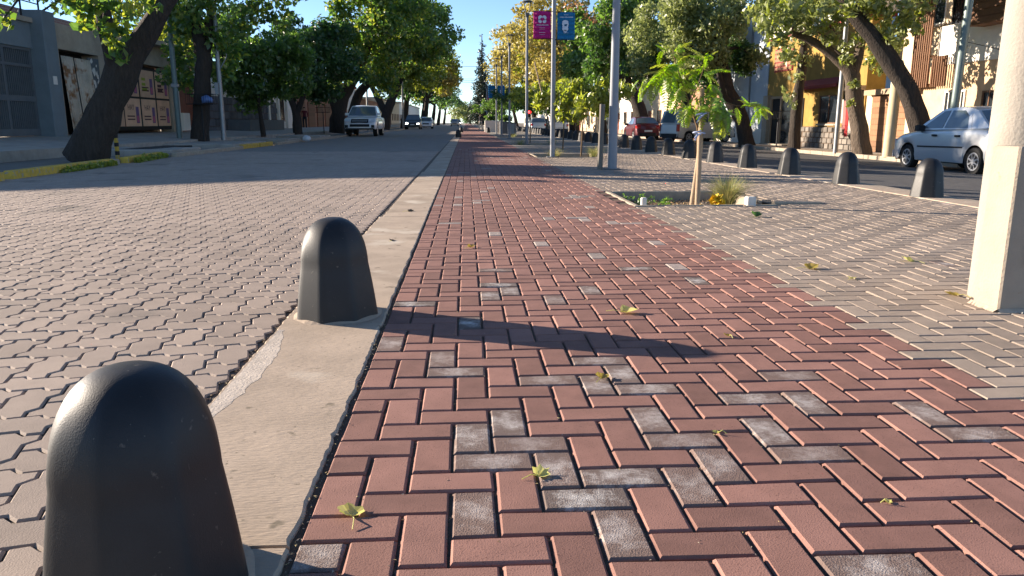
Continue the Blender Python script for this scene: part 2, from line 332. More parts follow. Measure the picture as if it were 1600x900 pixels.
# kerbs of both sides
kb = thing('right_kerb', 'long low pale concrete kerb along the far side of the right road', 'kerb', (13.1, 0, -.36))
y = -4
while y < 400:
    ln = 1.0 if y < 70 else 30
    b = MB(); b.bbox(13.04, 13.2, y, y+ln-.012, -.5, -.232+random.uniform(-.006, .006), .015); b.build('kerb_stone', M['kerbconc'], kb); y += ln
kl = thing('left_kerb', 'low grey concrete kerb along the left side of the paver road, broken by gaps', 'kerb', (-7.06, 0, 0))
for y0, y1 in ((10.3, 11.1), (15.75, 16.1), (19.2, 24.9), (29.4, 44), (44.02, 70), (70.02, 400)):
    x = -6.72 if y0 < 15 else -6.95
    b = MB(); b.bbox(x-.14, x, y0, y1, -.1, .10, .02); b.build('kerb_stone', M['kerbconc'], kl)
def ykerb(p, q, label):
    (xa, ya), (xb, yb) = p, q
    b = MB(); n = Vector((-(yb-ya), xb-xa)).normalized()*.15
    b.prism([(xa, ya), (xa+n.x, ya+n.y), (xb+n.x, yb+n.y), (xb, yb)], -.1, .125); o = b.build('yellow_kerb', M['yellow'])
    bv = o.modifiers.new('b', 'BEVEL'); bv.width = .02; bv.segments = 2
    tag(o, label, 'kerb', 'yellow painted kerb blocks')
    return o
ykerb((-6.50, 10.4), (-6.56, 11.45), 'short yellow painted kerb block at the left edge of the photo')
ykerb((-6.60, 11.75), (-6.83, 15.55), 'long yellow painted kerb block at the foot of the leaning tree')
ykerb((-6.88, 16.3), (-7.25, 19.1), 'yellow painted kerb block with leaves just right of the leaning tree')
ykerb((-7.05, 25.2), (-7.08, 27.3), 'faded yellow kerb block left of the white bag by the road')
ykerb((-7.08, 27.5), (-7.1, 29.3), 'faded yellow kerb block nearest the white bag at the kerb')

# ---- herringbone pavers: k = (i - j + 1) mod 4
TH = .007
def hb(i, j):
    k = (i-j+1) % 4
    if k == 0: return ((i, j), (i+1, j))
    if k == 1: return ((i-1, j), (i, j))
    if k == 3: return ((i, j), (i, j+1))
    return ((i, j-1), (i, j))
def brickgeo(w, l, rr, j=.0012, c=.0055):
    """chamfered paver round its own centre: 12 verts, 9 faces (top at 0)"""
    g = .0035; v = []
    for ins, z in ((g, -.02), (g, -c), (g+c, 0)):
        for sx, sy in ((-1, -1), (1, -1), (1, 1), (-1, 1)):
            v.append((sx*(w/2-ins)+rr.uniform(-j, j), sy*(l/2-ins)+rr.uniform(-j, j), z+(rr.uniform(-.0006, .0006) if z == 0 else 0)))
    f = [(8, 9, 10, 11)]
    for r in (0, 4):
        for k in range(4): f.append((r+k, r+(k+1) % 4, r+4+(k+1) % 4, r+4+k))
    return v, f
_bc = {}
def brickmesh(w, l, mt, var):
    key = (round(w, 3), round(l, 3), mt, var)
    if key not in _bc:
        v, f = brickgeo(w, l, random.Random(var*77+int(w*100)+int(l*1000)), c=.0038 if mt == 'grey' else .0055); me = bpy.data.meshes.new('brick'); me.from_pydata(v, [], f); me.materials.append(M[mt]); _bc[key] = me
    return _bc[key]
F_ = Vector((math.sin(R(3.33))*math.cos(R(12.141)), math.cos(R(3.33))*math.cos(R(12.141)), -math.sin(R(12.141))))
def seen(x, y, z=0):
    q = Vector((x, y, z))-Vector(cam.location); d = q.dot(F_)
    if d < .3: return 0
    rx = (q.x*math.cos(R(3.33))-q.y*math.sin(R(3.33)))/d; uy = (q-F_*d).z/math.cos(R(12.141))/d
    return 1/d if abs(rx) < .68 and abs(uy) < .39 else 0
BW = .1; BX = -.344; BY = 1.711
WHITE = [(-0.297, 1.374),(0.003, 1.513),(0.106, 2.035),(0.001, 1.919),(0.156, 1.876),(0.056, 1.78),(0.201, 1.721),(0.362, 1.67),(0.509, 1.618),(0.559, 1.861),(0.552, 2.258),(0.793, 1.881),(0.842, 2.134),(0.298, 1.416),(0.254, 2.387),(-0.05, 2.492),(1.284, 1.966),(1.315, 1.817),(1.441, 1.822),(0.25, 4.301),(0.118, 3.612),(0.504, 5.236),(0.395, 2.285),(1.057, 2.34),(-0.269, 2.787),(0.602, 1.697),(0.741, 1.263),(0.5, 2.46),(-0.075, 2.654),(0.206, 1.573),(0.467, 1.967),(-0.033, 3.209),(0.908, 1.792),(0.957, 2.059),(0.444, 2.512)]
def inbed(x, y): return any(x0-.09 < x < x1+.09 and y0-.05 < y < y1+.09 for x0, x1, y0, y1 in BEDS)
pieces = {'red': [], 'grey': []}; done = set()
for j in range(-22, 236):
    for i in range(0, 53):
        cells = hb(i, j); key = cells
        if key in done: continue
        done.add(key)
        cs = [c for c in cells if 0 <= c[0] < 53]
        xs = [c[0] for c in cs]; yy = [c[1] for c in cs]
        x0, x1 = BX+min(xs)*BW, BX+(max(xs)+1)*BW; y0, y1 = BY+min(yy)*BW, BY+(max(yy)+1)*BW
        cx, cy = (x0+x1)/2, (y0+y1)/2
        if inbed(cx, cy): continue
        kind = 'red' if cx < 1.64 else 'grey'
        dark = any(abs(px-cx) < (x1-x0)/2 and abs(py-cy) < (y1-y0)/2 for px, py in WHITE) and kind == 'red'
        if kind == 'red' and cy > 3.2 and random.random() < .03: dark = True
        if kind == 'grey' and cy > 2.2 and random.random() < .008: dark = True
        pieces[kind].append((seen(cx, cy), cx, cy, x1-x0, y1-y0, dark))
for kind, par, mt in (('red', redp, 'red'), ('grey', greyp, 'grey')):
    P = sorted(pieces[kind], key=lambda t: -t[0])
    for s_, cx, cy, w_, l_, dk in P[:300]:
        o = bpy.data.objects.new('brick', brickmesh(w_, l_, 'bloomgrey' if dk else mt, random.randrange(6))); C.objects.link(o); o.parent = par
        o.location = (cx, cy, random.uniform(-.001, .0014)); o.rotation_euler = (random.gauss(0, .006), random.gauss(0, .006), random.gauss(0, .004))
    b = MB(); rr = random.Random(3)
    for s_, cx, cy, w_, l_, dk in P[300:]:
        v, f = brickgeo(w_, l_, rr, c=.0038 if kind == 'grey' else .0055); n = len(b.v); dz = rr.uniform(-.001, .0014); tx, ty = rr.gauss(0, .005), rr.gauss(0, .005)
        b.v += [(cx+a, cy+c, e+dz+a*tx+c*ty) for a, c, e in v]; b.f += [tuple(n+k for k in q) for q in f]; b.m += [1 if dk else 0]*9
    b.build('brick', [M[mt], M['bloomstuff']], par, kind='stuff')

# ---- wavy interlocking road pavers, herringbone on a 117 mm grid with S-shaped edges
RW = .1175; RX = -.79; RY = .6; D = .10
S = [(0, 0), (.37, D), (.63, -D)]
def edge(p, q):
    """S-curved path from grid corner p to q (q excluded); the curve is fixed by the grid line, not by the direction"""
    (a, c), (d, e) = p, q; fl = (d < a or e < c)
    if fl: a, c, d, e = d, e, a, c
    hor = e == c; pts = [(a+t, c+s) if hor else (a-s, c+t) for t, s in S]+[(d, e)]
    if fl: pts = pts[::-1]
    return pts[:-1]
def stoneoutline(cs):
    i0 = min(c[0] for c in cs); i1 = max(c[0] for c in cs)+1; j0 = min(c[1] for c in cs); j1 = max(c[1] for c in cs)+1
    path = [(i, j0) for i in range(i0, i1)]+[(i1, j) for j in range(j0, j1)]+[(i, j1) for i in range(i1, i0, -1)]+[(i0, j) for j in range(j1, j0, -1)]
    pts = []
    for k in range(len(path)): pts += edge(path[k], path[(k+1) % len(path)])
    return pts
def inset(pts, d):
    n = len(pts); out = []
    for k in range(n):
        p0, p1, p2 = Vector(pts[k-1]), Vector(pts[k]), Vector(pts[(k+1) % n])
        e1 = (p1-p0).normalized(); e2 = (p2-p1).normalized(); n1 = Vector((-e1.y, e1.x)); n2 = Vector((-e2.y, e2.x))
        m = (n1+n2).normalized(); out.append(tuple(p1+m*(d/max(.5, m.dot(n1)))))
    return out
def stonegeo(cs):
    o = [((x)*RW, (y)*RW) for x, y in stoneoutline(cs)]
    a, c = inset(o, .0017), inset(o, .0072); n = len(o)
    v = [(x, y, -.0062) for x, y in a]+[(x, y, 0) for x, y in c]
    f = [tuple(range(n, 2*n))]+[(k, (k+1) % n, n+(k+1) % n, n+k) for k in range(n)]
    return v, f
_sg = {k: stonegeo(k) for k in (((0, 0), (1, 0)), ((0, 0), (0, 1)), ((0, 0),))}
_sm = {}
for k, (v, f) in _sg.items():
    cx = sum(c[0]+.5 for c in k)/len(k)*RW; cy = sum(c[1]+.5 for c in k)/len(k)*RW
    _sg[k] = ([(x-cx, y-cy, z) for x, y, z in v], f, cx, cy)
    me = bpy.data.meshes.new('paver'); me.from_pydata(_sg[k][0], [], f); me.materials.append(M['roadstone']); _sm[k] = me
done = set(); P = []
for j in range(-10, 186):
    for i in range(-53, 0):
        cells = hb(i, j)
        if cells in done: continue
        done.add(cells); cs = [c for c in cells if -53 <= c[0] < 0]
        if not cs: continue
        i0 = min(c[0] for c in cs); j0 = min(c[1] for c in cs); k = tuple(sorted((c[0]-i0, c[1]-j0) for c in cs))
        cx = RX+i0*RW+_sg[k][2]; cy = RY+j0*RW+_sg[k][3]
        if cy > 9 and i0 > -1 : pass
        P.append((seen(cx, cy), cx, cy, k))
P.sort(key=lambda t: -t[0])
for s_, cx, cy, k in P[:300]:
    o = bpy.data.objects.new('paver', _sm[k]); C.objects.link(o); o.parent = road
    o.location = (cx, cy, random.uniform(-.0015, .0015)); o.rotation_euler = (random.gauss(0, .006), random.gauss(0, .006), 0)
b = MB(); rr = random.Random(5)
for s_, cx, cy, k in P[300:]:
    v, f, _, _ = _sg[k]; n = len(b.v); dz = rr.uniform(-.0015, .0015); tx, ty = rr.gauss(0, .005), rr.gauss(0, .005)
    b.v += [(cx+a, cy+c, e+dz+a*tx+c*ty) for a, c, e in v]; b.f += [tuple(n+q for q in t) for t in f]; b.m += [0]*len(f)
b.build('paver', M['roadstone'], road, kind='stuff')
# beyond the last built stones the paving goes on as sheets
def far(name, x0, x1, y0, col, j):
    m = mat(name+'_far', col, .9, .2, 2, bump=.4, bscale=30); b = MB(); b.quad((x0, y0, -.003), (x1, y0, -.003), (x1, Y1, -.003), (x0, Y1, -.003)); b.build(name, m, kind='structure')
far('far_road_paving', -6.9, -.76, RY+186*RW, (.25, .215, .18), 0)
far('far_red_paving', -.345, 1.65, BY+236*BW, (.255, .125, .10), 0)
far('far_grey_paving', 3.3, 4.95, BY+236*BW, (.235, .21, .175), 0)
b = MB()
for y0, y1 in ((BY+236*BW, 28.5), (31.1, 42.9), (45.6, Y1)): b.quad((1.65, y0, -.003), (3.3, y0, -.003), (3.3, y1, -.003), (1.65, y1, -.003))
b.build('far_grey_paving', bpy.data.materials['far_grey_paving_far'], kind='structure')
# crumbs and grit caught in the joints
b = MB(); rr = random.Random(11)
for k in range(1600):
    y = .75+3.6*rr.random()**1.6
    if rr.random() < .6: x = -.35+round((rr.uniform(0, 2.9))/.1)*.1+rr.gauss(0, .005); x += 0; y = BY+round((y-BY)/.1)*.1+rr.gauss(0, .04)
    else: x = rr.choice([-.352, -.35, -.782])+rr.gauss(0, .008)
    s = rr.uniform(.0012, .0042); z = -.004 if rr.random() < .5 else 0
    p = [(x+rr.uniform(-s, s)*1.3, y+rr.uniform(-s, s)*1.3, z+rr.uniform(0, s)) for _ in range(4)]; n = len(b.v); b.v += p
    b.f += [(n, n+1, n+2), (n, n+2, n+3), (n, n+3, n+1), (n+1, n+3, n+2)]; b.m += [rr.randrange(2)]*4
b.build('joint_grit', [mat('straw_grit', (.42, .32, .16), .9, .2), mat('stone_grit', (.3, .25, .2), .9, .2)], kind='stuff')
b = MB()
for k in range(420):    # dark loose earth along the open crack between road and strip
    y = 1.0+7*rr.random()**1.5; x = -.79+rr.gauss(0, .012); s = rr.uniform(.004, .012)
    p = [(x+rr.uniform(-s, s), y+rr.uniform(-s, s)*1.5, -.008+rr.uniform(0, s*.7)) for _ in range(4)]; n = len(b.v); b.v += p
    b.f += [(n, n+1, n+2), (n, n+2, n+3), (n, n+3, n+1), (n+1, n+3, n+2)]; b.m += [0]*4
b.build('crack_earth', M['soil'], kind='stuff')
# ================================================================ BUILDINGS, LEFT SIDE
GZ = .40
def part(parent, name, m, *boxes, c=0, **kw):
    b = MB()
    for q in boxes: (b.bbox(*q, c=c) if c else b.box(*q))
    return b.build(name, m, parent, **kw)
def window(par, x, y0, y1, z0, z1, side, frame='wood', glass='glass', t=.06, bars=1, sill=True):
    """window in a wall whose face is the plane X = x; side = +1 looks to +X; frame proud, pane a sub-part"""
    s = side; b = MB()
    def bx(ya, yb, za, zb, d0=-.02, d1=.05): xa, xb = sorted((x+s*d0, x+s*d1)); b.box(xa, xb, ya, yb, za, zb)
    bx(y0, y0+t, z0, z1); bx(y1-t, y1, z0, z1); bx(y0+t, y1-t, z0, z0+t); bx(y0+t, y1-t, z1-t, z1)
    for k in range(bars):
        yy = y0+(y1-y0)*(k+1)/(bars+1); bx(yy-t*.35, yy+t*.35, z0+t, z1-t, -.01, .035)
    f = b.build('window', M[frame], par)
    b = MB(); xa, xb = sorted((x-s*.02, x+s*.012)); b.box(xa, xb, y0+t*.9, y1-t*.9, z0+t*.9, z1-t*.9); b.build('pane', M[glass], f)
    if sill:
        b = MB(); xa, xb = sorted((x-s*.02, x+s*.11)); b.box(xa, xb, y0-.06, y1+.06, z0-.08, z0-.003); b.build('sill', M['dirtyconc'], f)
    return f
# corner building with the grey gate: unseen side wall, plan and height shaped for its shadow on the road
g = thing('corner_house', 'grey fronted corner house with a barred sheet metal gate at the far left', 'building', (-13, 22, GZ))
b = MB(); b.prism([(-13, 19.7), (-13, 21.6), (-20, 21.6), (-26, 16.2), (-21.1, 17.0), (-17.8, 18.9), (-15.5, 19.3)], .2, 4.65)
b.build('side_wall', M['dirtyconc'], g, fix=True)
part(g, 'wall', M['bluegrey'], (-13.25, -13.0, 21.62, 22.0, .3, 3.7), (-13.25, -13.0, 21.995, 24.98, 2.98, 3.72))
part(g, 'pillar', M['bluegrey'], (-13.3, -12.62, 24.98, 25.72, .3, 4.1), c=.02)
part(g, 'roof', M['dirtyconc'], (-17.2, -12.9, 21.62, 25.9, 3.723, 3.86))
part(g, 'house_number', M['whiteblock'], (-12.619, -12.60, 25.2, 25.42, 1.95, 2.2))
gt = part(g, 'gate', M['darkgrey'], (-13.2, -13.15, 22.0, 24.97, .42, 2.975))
fr = part(gt, 'gate_frame', M['darkgrey'], (-13.15, -13.05, 22.0, 24.97, .42, .62), (-13.15, -13.05, 22.0, 24.97, 1.42, 1.58), (-13.15, -13.05, 22.0, 24.97, 2.42, 2.5),
     (-13.15, -13.05, 22.0, 24.97, 2.9, 2.975), (-13.15, -13.06, 23.4, 23.5, .62, 2.9), (-13.15, -13.06, 24.87, 24.97, .62, 2.9), (-13.15, -13.06, 22.0, 22.1, .62, 2.9))
y = 22.14
k = 0
while y < 24.85:
    if not 23.36 < y < 23.5: part(gt, 'gate_bar', M['darkgrey'], (-13.14, -13.08, y, y+.03, .62, 1.42), (-13.14, -13.08, y, y+.03, 1.58, 2.42), (-13.14, -13.08, y, y+.03, 2.5, 2.9))
    y += .1
# brick upper storey set back, behind railing posts
brickm = mat('pink_brickwork', (.34, .19, .15), .9, .25, 4)
t_ = brickm.node_tree; bt = t_.nodes.new('ShaderNodeTexBrick'); tc = t_.nodes.new('ShaderNodeNewGeometry'); mp = t_.nodes.new('ShaderNodeMapping'); mp.inputs['Rotation'].default_value = (R(90), 0, R(90))
sx = t_.nodes.new('ShaderNodeSeparateXYZ'); cx_ = t_.nodes.new('ShaderNodeCombineXYZ'); t_.links.new(tc.outputs['Position'], sx.inputs[0]); t_.links.new(sx.outputs['Y'], cx_.inputs[0]); t_.links.new(sx.outputs['Z'], cx_.inputs[1])
t_.links.new(cx_.outputs[0], bt.inputs['Vector']); bt.inputs['Scale'].default_value = 1; bt.inputs['Brick Width'].default_value = .27; bt.inputs['Row Height'].default_value = .085; bt.inputs['Mortar Size'].default_value = .008
bt.inputs['Color1'].default_value = (.36, .19, .15, 1); bt.inputs['Color2'].default_value = (.27, .15, .13, 1); bt.inputs['Mortar'].default_value = (.42, .36, .30, 1)
t_.links.new(bt.outputs[0], t_.nodes['Principled BSDF'].inputs['Base Color'])
part(g, 'brick_storey', brickm, (-17.1, -15.9, 21.6, 36.0, 3.87, 4.8))
for yy in (22.3, 23.4, 24.5, 25.5): part(g, 'railing_post', M['black'], (-12.98, -12.94, yy, yy+.04, 3.861, 4.75))
part(g, 'railing', M['black'], (-12.975, -12.945, 22.3, 25.54, 4.75, 4.79), (-12.975, -12.945, 22.3, 25.54, 4.3, 4.33))
# shuttered workshop with sheet metal and posters
g = thing('workshop', 'shut workshop with leaning metal sheets and a concrete lintel behind the leaning tree', 'building', (-13, 30, GZ))
part(g, 'wall', M['dirtyconc'], (-13.6, -13.02, 25.735, 26.55, .2, 3.9), (-13.6, -13.02, 26.553, 36.0, 3.12, 3.9), (-13.6, -13.02, 29.3, 30.2, .2, 3.117))
part(g, 'recess', M['dark'], (-13.9, -13.65, 26.5, 36.0, .2, 3.2))
part(g, 'roof', M['dirtyconc'], (-15.8, -12.5, 32.6, 36.6, 3.903, 4.1))
part(g, 'pier', M['dirtyconc'], (-13.4, -12.85, 35.45, 36.1, .2, 3.117))
part(g, 'back_wall', M['dirtyconc'], (-18, -17.7, 25.7, 36.1, .2, 3.9))
def sheetmetal(y0, y1, z0, z1, x, m):
    b = MB(); n = int((y1-y0)/.05); pts = [(x+.025*math.sin(k*1.9), y0+(y1-y0)*k/n) for k in range(n+1)]
    for (xa, ya), (xb, yb) in zip(pts, pts[1:]): b.quad((xa+.14, ya, z0), (xb+.14, yb, z0), (xb, yb, z1), (xa, ya, z1))
    o = b.build('corrugated_sheet', m, smooth=40); so = o.modifiers.new('s', 'SOLIDIFY'); so.thickness = .012; return o
rust = mat('rusty_sheet', (.52, .43, .33), .75, .3, 2, spots=(2.5, .52, .62, (.26, .12, .05)))
tag(sheetmetal(26.62, 27.35, .42, 2.92, -13.0, rust), 'narrow rust streaked metal sheet leaning by the grey pillar', 'metal sheet', 'metal sheets leaning on the workshop')
tag(sheetmetal(27.38, 28.5, .42, 2.90, -12.95, rust), 'wider metal sheet leaning against the workshop next to the leaning tree', 'metal sheet', 'metal sheets leaning on the workshop')
b = MB()
for k in range(26):
    y = random.uniform(28.5, 29.25); z = random.uniform(1.5, 2.9); s = random.uniform(.05, .16); a = random.uniform(0, 3)
    b.quad(*[(-13.0-.001*k, y+s*math.cos(a+q*1.57)*random.uniform(.5, 1), z+s*math.sin(a+q*1.57)*random.uniform(.5, 1.3)) for q in range(4)])
b2 = MB(); b2.box(-13.06, -13.03, 28.5, 29.29, .42, 3.0); pn = b2.build('graffiti_door', M['darkgrey'], g); b.build('graffiti', M['whiteblock'], pn)
def poster_text(par, txt, loc, size, m, rotz=90):
    cu = bpy.data.curves.new('lettering', 'FONT'); cu.body = txt; cu.size = size; cu.extrude = .001
    o = bpy.data.objects.new('lettering', cu); me = bpy.data.meshes.new_from_object(o); me.name = 'lettering'; bpy.data.objects.remove(o)
    me.materials.clear(); me.materials.append(m); o = bpy.data.objects.new('lettering', me); C.objects.link(o); o.parent = par
    o.location = Vector(loc)-wloc(par); o.rotation_euler = (R(90), 0, R(rotz)); return o
bd = thing('poster_hoarding', 'dark framed hoarding pasted with two rows of orange brown posters', 'hoarding', (-12.9, 33, GZ))
part(bd, 'frame', M['dark'], (-12.98, -12.93, 30.15, 35.45, .52, 2.95))
pm = mat('poster_paper', (.62, .40, .26), .9, .2, 2.5, orand=.1); ink = mat('poster_ink', (.10, .05, .05), .9); pink = mat('poster_pink', (.45, .12, .2), .9); grn = mat('poster_green', (.28, .33, .04), .9); violet = mat('poster_violet', (.16, .10, .2), .9)
for r_, (z0, z1) in enumerate(((.66, 1.72), (1.80, 2.86))):
    for c_, (y0, y1) in enumerate(((30.22, 30.7), (30.8, 32.25), (32.4, 33.85), (34.0, 35.38))):
        p = part(bd, 'poster', pm, (-12.928, -12.918, y0, y1, z0, z1))
        w_ = y1-y0
        if w_ < 1: continue
        if r_ == 0: poster_text(p, 'HAY', (-12.914, y0+.25, z0+.62), .30, ink)
        else:
            b = MB()
            for q in range(3): b.box(-12.917, -12.912, y0+.2, y0+.2+random.uniform(.3, .55), z0+.25+q*.2, z0+.36+q*.2)
            b.build('printed_line', grn if c_ == 2 else ink, p)
        b = MB(); yy = y0+w_*.72
        b.box(-12.917, -12.911, yy-.05, yy+.22, z0+.12, z0+.75); b.build('printed_figure', violet, p)
        b = MB(); n = 10; b.quad(*[(-12.909, yy+.08+.11*math.cos(a*.628), z0+.28+.14*math.sin(a*.628)) for a in range(n)]); b.build('printed_patch', pink, p)
        b = MB()
        for q in range(2): b.box(-12.917, -12.912, y0+.18, y0+w_*.58, z0+.36-q*.12, z0+.41-q*.12)
        b.build('printed_line', ink, p)
# red door house with white wall on a stone base
g = thing('white_wall_house', 'low house with a white wall on a dark stone base and a red brown door', 'building', (-13, 46, GZ))
part(g, 'wall', M['white'], (-13.5, -13.02, 39.4, 55.0, 2.1, 3.15), (-13.5, -13.0, 36.12, 36.9, .2, 3.15), (-13.5, -13.0, 36.9, 39.4, 2.62, 3.15), (-13.5, -13.02, 55.0, 60.6, .2, 3.35))
part(g, 'door', M['redwood'], (-13.3, -13.2, 37.0, 39.35, .3, 2.62))
part(g, 'roof', M['dirtyconc'], (-19, -12.8, 36.1, 60.7, 3.353, 3.6))
sb = part(g, 'stone_base', M['joint'], (-13.5, -12.97, 39.4, 55.0, .2, 2.097))
stm = mat('dark_field_stone', (.10, .105, .115), .9, .3, 3, orand=.3)
sv = [(.55, .36), (.75, .36), (.95, .36)]
smesh = []
for w_, h_ in sv:
    b = MB(); b.bbox(-.02, .045, -w_/2, w_/2, -h_/2, h_/2, .03); o = b.build('stone', stm); smesh.append(o.data); bpy.data.objects.remove(o)
for r_ in range(5):
    y = 39.45+random.uniform(0, .2)
    while y < 54.2:
        q = random.randrange(3); w_ = sv[q][0]
        o = bpy.data.objects.new('stone', smesh[q]); C.objects.link(o); o.parent = sb; o.location = Vector((-12.97, y+w_/2, .42+r_*.385))-wloc(sb); y += w_+.03
for yy in (52.6, 55.3, 57.9): part(g, 'pilaster', M['white'], (-13.01, -12.86, yy, yy+.35, .2, 3.3))
window(g, -13.02, 55.85, 57.4, .95, 2.6, 1, bars=2)
tag(part(None, 'meter_box', M['white'], (-12.9, -12.55, 35.9, 36.75, .45, 1.22), c=.015), 'white utility meter box standing by the red brown door', 'meter box')
pb = thing('raised_planter', 'low stone planter with straggly shrubs against the dark stone wall', 'planter', (-12.2, 48, .3))
part(pb, 'planter_wall', M['darkgrey'], (-11.9, -11.7, 43.5, 51.5, .2, .95), (-12.9, -11.9, 43.5, 43.7, .2, .95), (-12.9, -11.9, 51.3, 51.5, .2, .95)); part(pb, 'soil', M['soil'], (-12.95, -11.9, 43.7, 51.3, .2, .85))
# houses further down the left side
def house(name, label, x, y0, y1, h, wm, side, base=.2, storeys=1, door=True, roofm='dirtyconc', depth=7, fm='wood', shutter=None):
    g = thing(name, label, 'building', (x, (y0+y1)/2, base)); s = side
    xa, xb = sorted((x, x-s*depth))
    part(g, 'wall', M[wm], (xa, xb, y0, y1, base-.3, base+h)); part(g, 'roof', M[roofm], (xa-.05, xb+.12, y0+.02, y1-.02, base+h+.003, base+h+.25))
    n = max(1, int((y1-y0)/3.2)); st = (y1-y0)/n
    xa, xb = sorted((x-s*.02, x+s*.06)); part(g, 'plinth', M['dirtyconc'], (xa, xb, y0+.01, y1-.01, base-.3, base+.45))
    for f in range(storeys):
        for k in range(n):
            yc = y0+st*(k+.5); zb = base+f*2.9
            if f == 0 and door and k == n//2:
                xa, xb = sorted((x-s*.02, x+s*.075)); d = part(g, 'door', M['redwood'], (xa, xb, yc-.5, yc+.5, base-.05, base+2.15))
                xa, xb = sorted((x+s*.075, x+s*.12)); part(d, 'handle', M['galv'], (xa, xb, yc+.36, yc+.4, base+.95, base+1.1))
            elif zb+2.2 < base+h: window(g, x, yc-.65, yc+.65, zb+1.0, zb+2.2, s, fm)
    return g
house('brown_house', 'brown rendered house front behind the person in dark clothes', -13.6, 60.8, 80, 3.2, 'cream', 1, .15)
gd = thing('plank_garage', 'brown plank garage front left of the double trunked tree', 'garage', (-13.5, 68, .15))
M['brownwall'] = mat('brown_wall', (.30, .15, .09), .85, .2, 2)
part(gd, 'wall', M['brownwall'], (-13.55, -13.3, 62.5, 79.5, 0, 3.4))
for k in range(4):
    d = part(gd, 'garage_door', M['redwood'], (-13.3, -13.24, 63.4+k*4, 66.2+k*4, .1, 2.5))
    for q in range(6): part(d, 'plank', M['wood'], (-13.24, -13.22, 63.4+k*4, 66.2+k*4, .14+q*.39, .49+q*.39))
for nm, lb, y0, y1, h, wm, s_ in (('tile_roof_house', 'pale house with a red roof line behind the white pickup', 80.3, 98, 4.6, 'white', 1), ('brick_house', 'dark brown house front in the shade of the far left trees', 98.3, 122, 3.6, 'brownwall', 1),
        ('long_house', 'long shaded cream house far down the left side', 122.3, 160, 4.2, 'cream', 1), ('far_house', 'farthest house on the left side of the street', 160.3, 230, 4.5, 'white', 1)):
    house(nm, lb, -13.4, y0, y1, h, wm, 1, .15, s_, roofm='redpaint' if nm == 'tile_roof_house' else 'dirtyconc')
# ================================================================ BUILDINGS, RIGHT SIDE (fronts on X = 16.2)
FZ = -.36
g = thing('modern_house', 'modern house with white upper wall, tan lower wall and a brown slatted screen', 'building', (16.2, 24, FZ))
part(g, 'lower_wall', M['tan'], (16.2, 16.6, 17.5, 27.5, FZ-.3, 2.7))
part(g, 'upper_wall', M['white'], (16.17, 16.6, 17.5, 26.62, 2.703, 3.98), (16.17, 16.6, 23.9, 24.75, 3.98, 7.2), (16.6, 22, 17.5, 17.9, FZ, 7.2))
part(g, 'upper_wall', M['white'], (16.45, 16.6, 24.753, 26.62, 5.6, 7.2))
part(g, 'recessed_wall', M['cream'], (17.3, 17.6, 26.65, 31.4, FZ, 7.0)); window(g, 17.3, 28.2, 30.4, 4.3, 5.6, -1, 'white', bars=2); part(g, 'roof', M['dirtyconc'], (16.5, 23, 17.9, 27.5, 7.203, 7.4))
window(g, 16.52, 24.8, 26.55, 4.0, 5.6, -1, 'black', bars=1, sill=False)
sc_ = part(g, 'screen_frame', M['wood'], (15.95, 16.16, 26.64, 27.76, 2.02, 2.12), (15.95, 16.16, 26.64, 27.76, 6.9, 7.0), (15.95, 16.16, 26.64, 27.76, 3.0, 3.06))
for k in range(9): part(sc_, 'slat', M['wood'], (15.90, 15.948, 26.66+k*.125, 26.71+k*.125, 2.0, 7.02))
for k in range(7): part(sc_, 'slat', M['wood'], (15.96, 16.02, 25.75+k*.125, 25.79+k*.125, 2.0, 3.0))
bl = part(g, 'balcony', M['wood'], (15.6, 16.17, 22.6, 24.3, 3.72, 5.0)); 
for k in range(6): part(bl, 'plank', M['wood'], (15.57, 15.6, 22.6, 24.3, 3.73+k*.21, 3.92+k*.21))
window(g, 16.2, 24.85, 25.95, .55, 1.85, -1, 'white', bars=4); window(g, 16.2, 22.7, 24.0, .5, 1.78, -1, 'wood', bars=3)
# courses of the tan stone wall
for k in range(9):
    z = FZ+.06+k*.34; part(g, 'stone_course', M['tan'], (16.165, 16.2, 17.5, 22.6, z, z+.325))
gr = thing('garage', 'garage front of brown planks under a timber beam left of the tan wall', 'garage', (16.2, 29, FZ))
part(gr, 'wall', M['cream'], (16.25, 16.6, 27.52, 31.3, FZ-.3, 2.0)); part(gr, 'beam', M['timber'], (15.95, 16.25, 27.4, 31.0, 1.86, 2.06))
d = part(gr, 'garage_door', M['wood'], (16.15, 16.25, 28.0, 30.6, FZ, 1.84))
M['plank'] = mat('orange_brown_plank', (.25, .13, .065), .7, .25, 5, orand=.2, stretch=(1, 5, 1))
for k in range(10): part(d, 'plank', M['plank'], (16.12, 16.15, 28.0, 30.6, FZ+.02+k*.215, FZ+.225+k*.215))
part(gr, 'post', M['cream'], (16.0, 16.25, 27.5, 27.9, FZ, 1.857)); 
g = thing('restaurant', 'yellow ochre restaurant front with red trim and a stone base', 'building', (16.2, 36, FZ))
part(g, 'wall', M['ochre'], (16.2, 17.0, 31.35, 41.8, FZ-.3, 4.95))
part(g, 'cornice', M['redpaint'], (16.0, 17.2, 31.3, 41.85, 4.953, 5.1)); part(g, 'parapet', M['white'], (16.1, 17.2, 31.3, 41.85, 5.103, 5.6))
sg = part(g, 'sign_board', M['redpaint'], (16.14, 16.2, 38.7, 41.0, 3.35, 4.5))
for k in range(5): part(sg, 'sign_slat', M['brownwall'], (16.11, 16.14, 38.75, 40.95, 3.42+k*.215, 3.56+k*.215))
sb = part(g, 'stone_base', M['joint'], (16.13, 16.2, 31.6, 37.0, FZ, .62))
stm2 = mat('grey_field_stone', (.19, .165, .14), .9, .3, 3, orand=.3)
b = MB(); b.bbox(-.05, .02, -.22, .22, -.11, .11, .02); o = b.build('stone', stm2); me = o.data; bpy.data.objects.remove(o)
